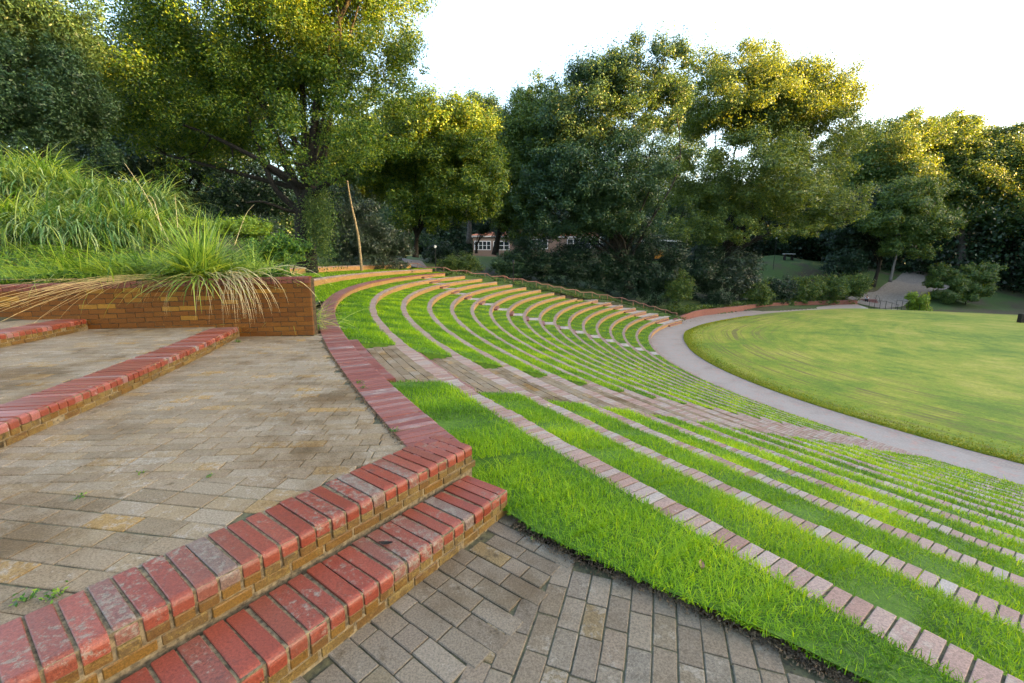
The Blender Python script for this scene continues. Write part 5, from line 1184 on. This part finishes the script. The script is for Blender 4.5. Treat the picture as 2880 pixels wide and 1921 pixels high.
# arched footbridge over the creek with two railings
bA, bB = pd(2443, 868), pd(2516, 880)
bB = bA + (bB-bA)/np.linalg.norm(bB-bA)*7.6
dv = (bB-bA)/np.linalg.norm(bB-bA); nv = np.array([-dv[1], dv[0]]); nv = nv if nv[0] > 0 else -nv; Lb = 7.6; Wb = 2.6
o = empty('footbridge', (*bA, ZP), label='small arched footbridge over the creek with a dark shadowy underside', cat='bridge')
ts = np.linspace(0, 1, 14); arch = lambda t: .30*math.sin(math.pi*t)
mb = MB(); V = []
for t in ts:
    for w_, zz in ((0, 0), (1, 0), (1, -.3), (0, -.3)): q = dv*Lb*t + nv*Wb*w_; V.append((*q, arch(t) + .05 + zz))
F = [];
for i in range(13):
    for j in range(4): F.append((i*4+j, i*4+(j+1) % 4, i*4+4+(j+1) % 4, i*4+4+j))
F += [(3, 2, 1, 0), (52, 53, 54, 55)]
mb.add(V, F); mb.build('deck', M_dirt, o)
def railing(q0, q1, label, zf, n=6, h=1.05, parent=None):
    q0, q1 = np.array(q0, float), np.array(q1, float); r = empty('railing', (*q0, 0), label=label, cat='railing', group='black metal railings by the bridge') if parent is None else None
    L = np.array([*q0, 0]); T3 = [np.array([*(q0 + (q1-q0)*t), zf(t)]) - (L if parent is None else L*0) for t in np.linspace(0, 1, n)]
    P_ = r or parent; mb = MB()
    for off in (h, .12):
        for a, b in zip(T3[:-1], T3[1:]):
            tube(mb, [a + [0, 0, off], (a+b)/2 + [0, 0, off - (.06 if off == h else 0)], b + [0, 0, off]], .032, 5)
    mb.build('rail', M_black, P_)
    for a in T3: mb = MB(); tube(mb, [a + [0, 0, -.3], a + [0, 0, h/2], a + [0, 0, h+.03]], .035, 5); mb.build('post', M_black, P_)
railing(bA, bB, 'near black railing of the footbridge with its posts', lambda t: ZP + .05 + arch(t), 6, 1.5)
fA, fB = pd(2519, 868), pd(2552, 875)
railing(fA, fB, 'short black railing between the footbridge and the lime bush', lambda t: ZP + .05, 3, 1.7)
gA, gB = pd(2583, 880), pd(2604, 882)
railing(gA, gB, 'short black railing right of the lime green bush', lambda t: ZP + .0, 2, 1.7)
for i, (px, py, s) in enumerate([(2425, 866, .9), (2434, 871, .7), (2443, 874, .6), (2418, 869, .5)]):
    q = pd(px, py); mb = MB(); n = 12
    a = np.linspace(0, 2*np.pi, 9, endpoint=False); tube(mb, [(0, 0, -.2), (0, 0, 0), (0, 0, .2*s), (0, 0, .34*s)], [s*.8, s*.85, s*.6, s*.15], 8)
    ob_ = mb.build('boulder', M_stone); ob_.location = (*q, ZP - .1); ob_.scale = (1.2, .8, 1); tag(ob_, ['largest pale stone at the creek edge left of the footbridge', 'middle pale stone nearer the bridge rail', 'pale stone touching the bridge underside', 'smallest pale stone farthest left of the bridge'][i], 'stone', 'pale stones by the footbridge')
q = pd(2872, 912, ZP+.4); mb = MB(); box(mb, (0, 0, .5), (.9, .5, 2.2), bev=.05); ob_ = mb.build('wooden_post', M_bark); ob_.location = (*q, ZP+.3); tag(ob_, 'short dark wooden post at the right picture edge on the lawn', 'post')
# small things lying about
for i, (px, py, z, c, lab) in enumerate([(1085, 1532, -.2, M_bark, 'dark dead leaf lying on the lowest red step'), (1972, 1605, -.39, M_rust, 'reddish dead leaf in the grass near the lower paving'), (1545, 1147, -.8, M_dry, 'pale dead leaf in the second grass strip'), (1395, 1025, -1.6, M_white, 'white scrap of paper in the grass by the aisle'), (2127, 1070, ZP+.1, M_dry, 'pale twig lying across the lawn edge')]):
    x, y = pd(px, py, z); mb = MB(); s = .045 if i < 3 else .12
    u = np.linspace(-1, 1, 6); V = [(s*a, s*.4*(1-a*a)*b, s*.25*a*a + s*.2*abs(b) + .004) for a in u for b in (-1, 0, 1)]; mb.add(V, grid_faces(6, 3)); ob_ = mb.build({4: 'twig', 3: 'paper_scrap'}.get(i, 'dead_leaf'), c); ob_.location = (x, y, z+.03*(i > 0)); ob_.rotation_euler.z = i*1.3; tag(ob_, lab, {4: 'twig', 3: 'litter'}.get(i, 'leaf'))
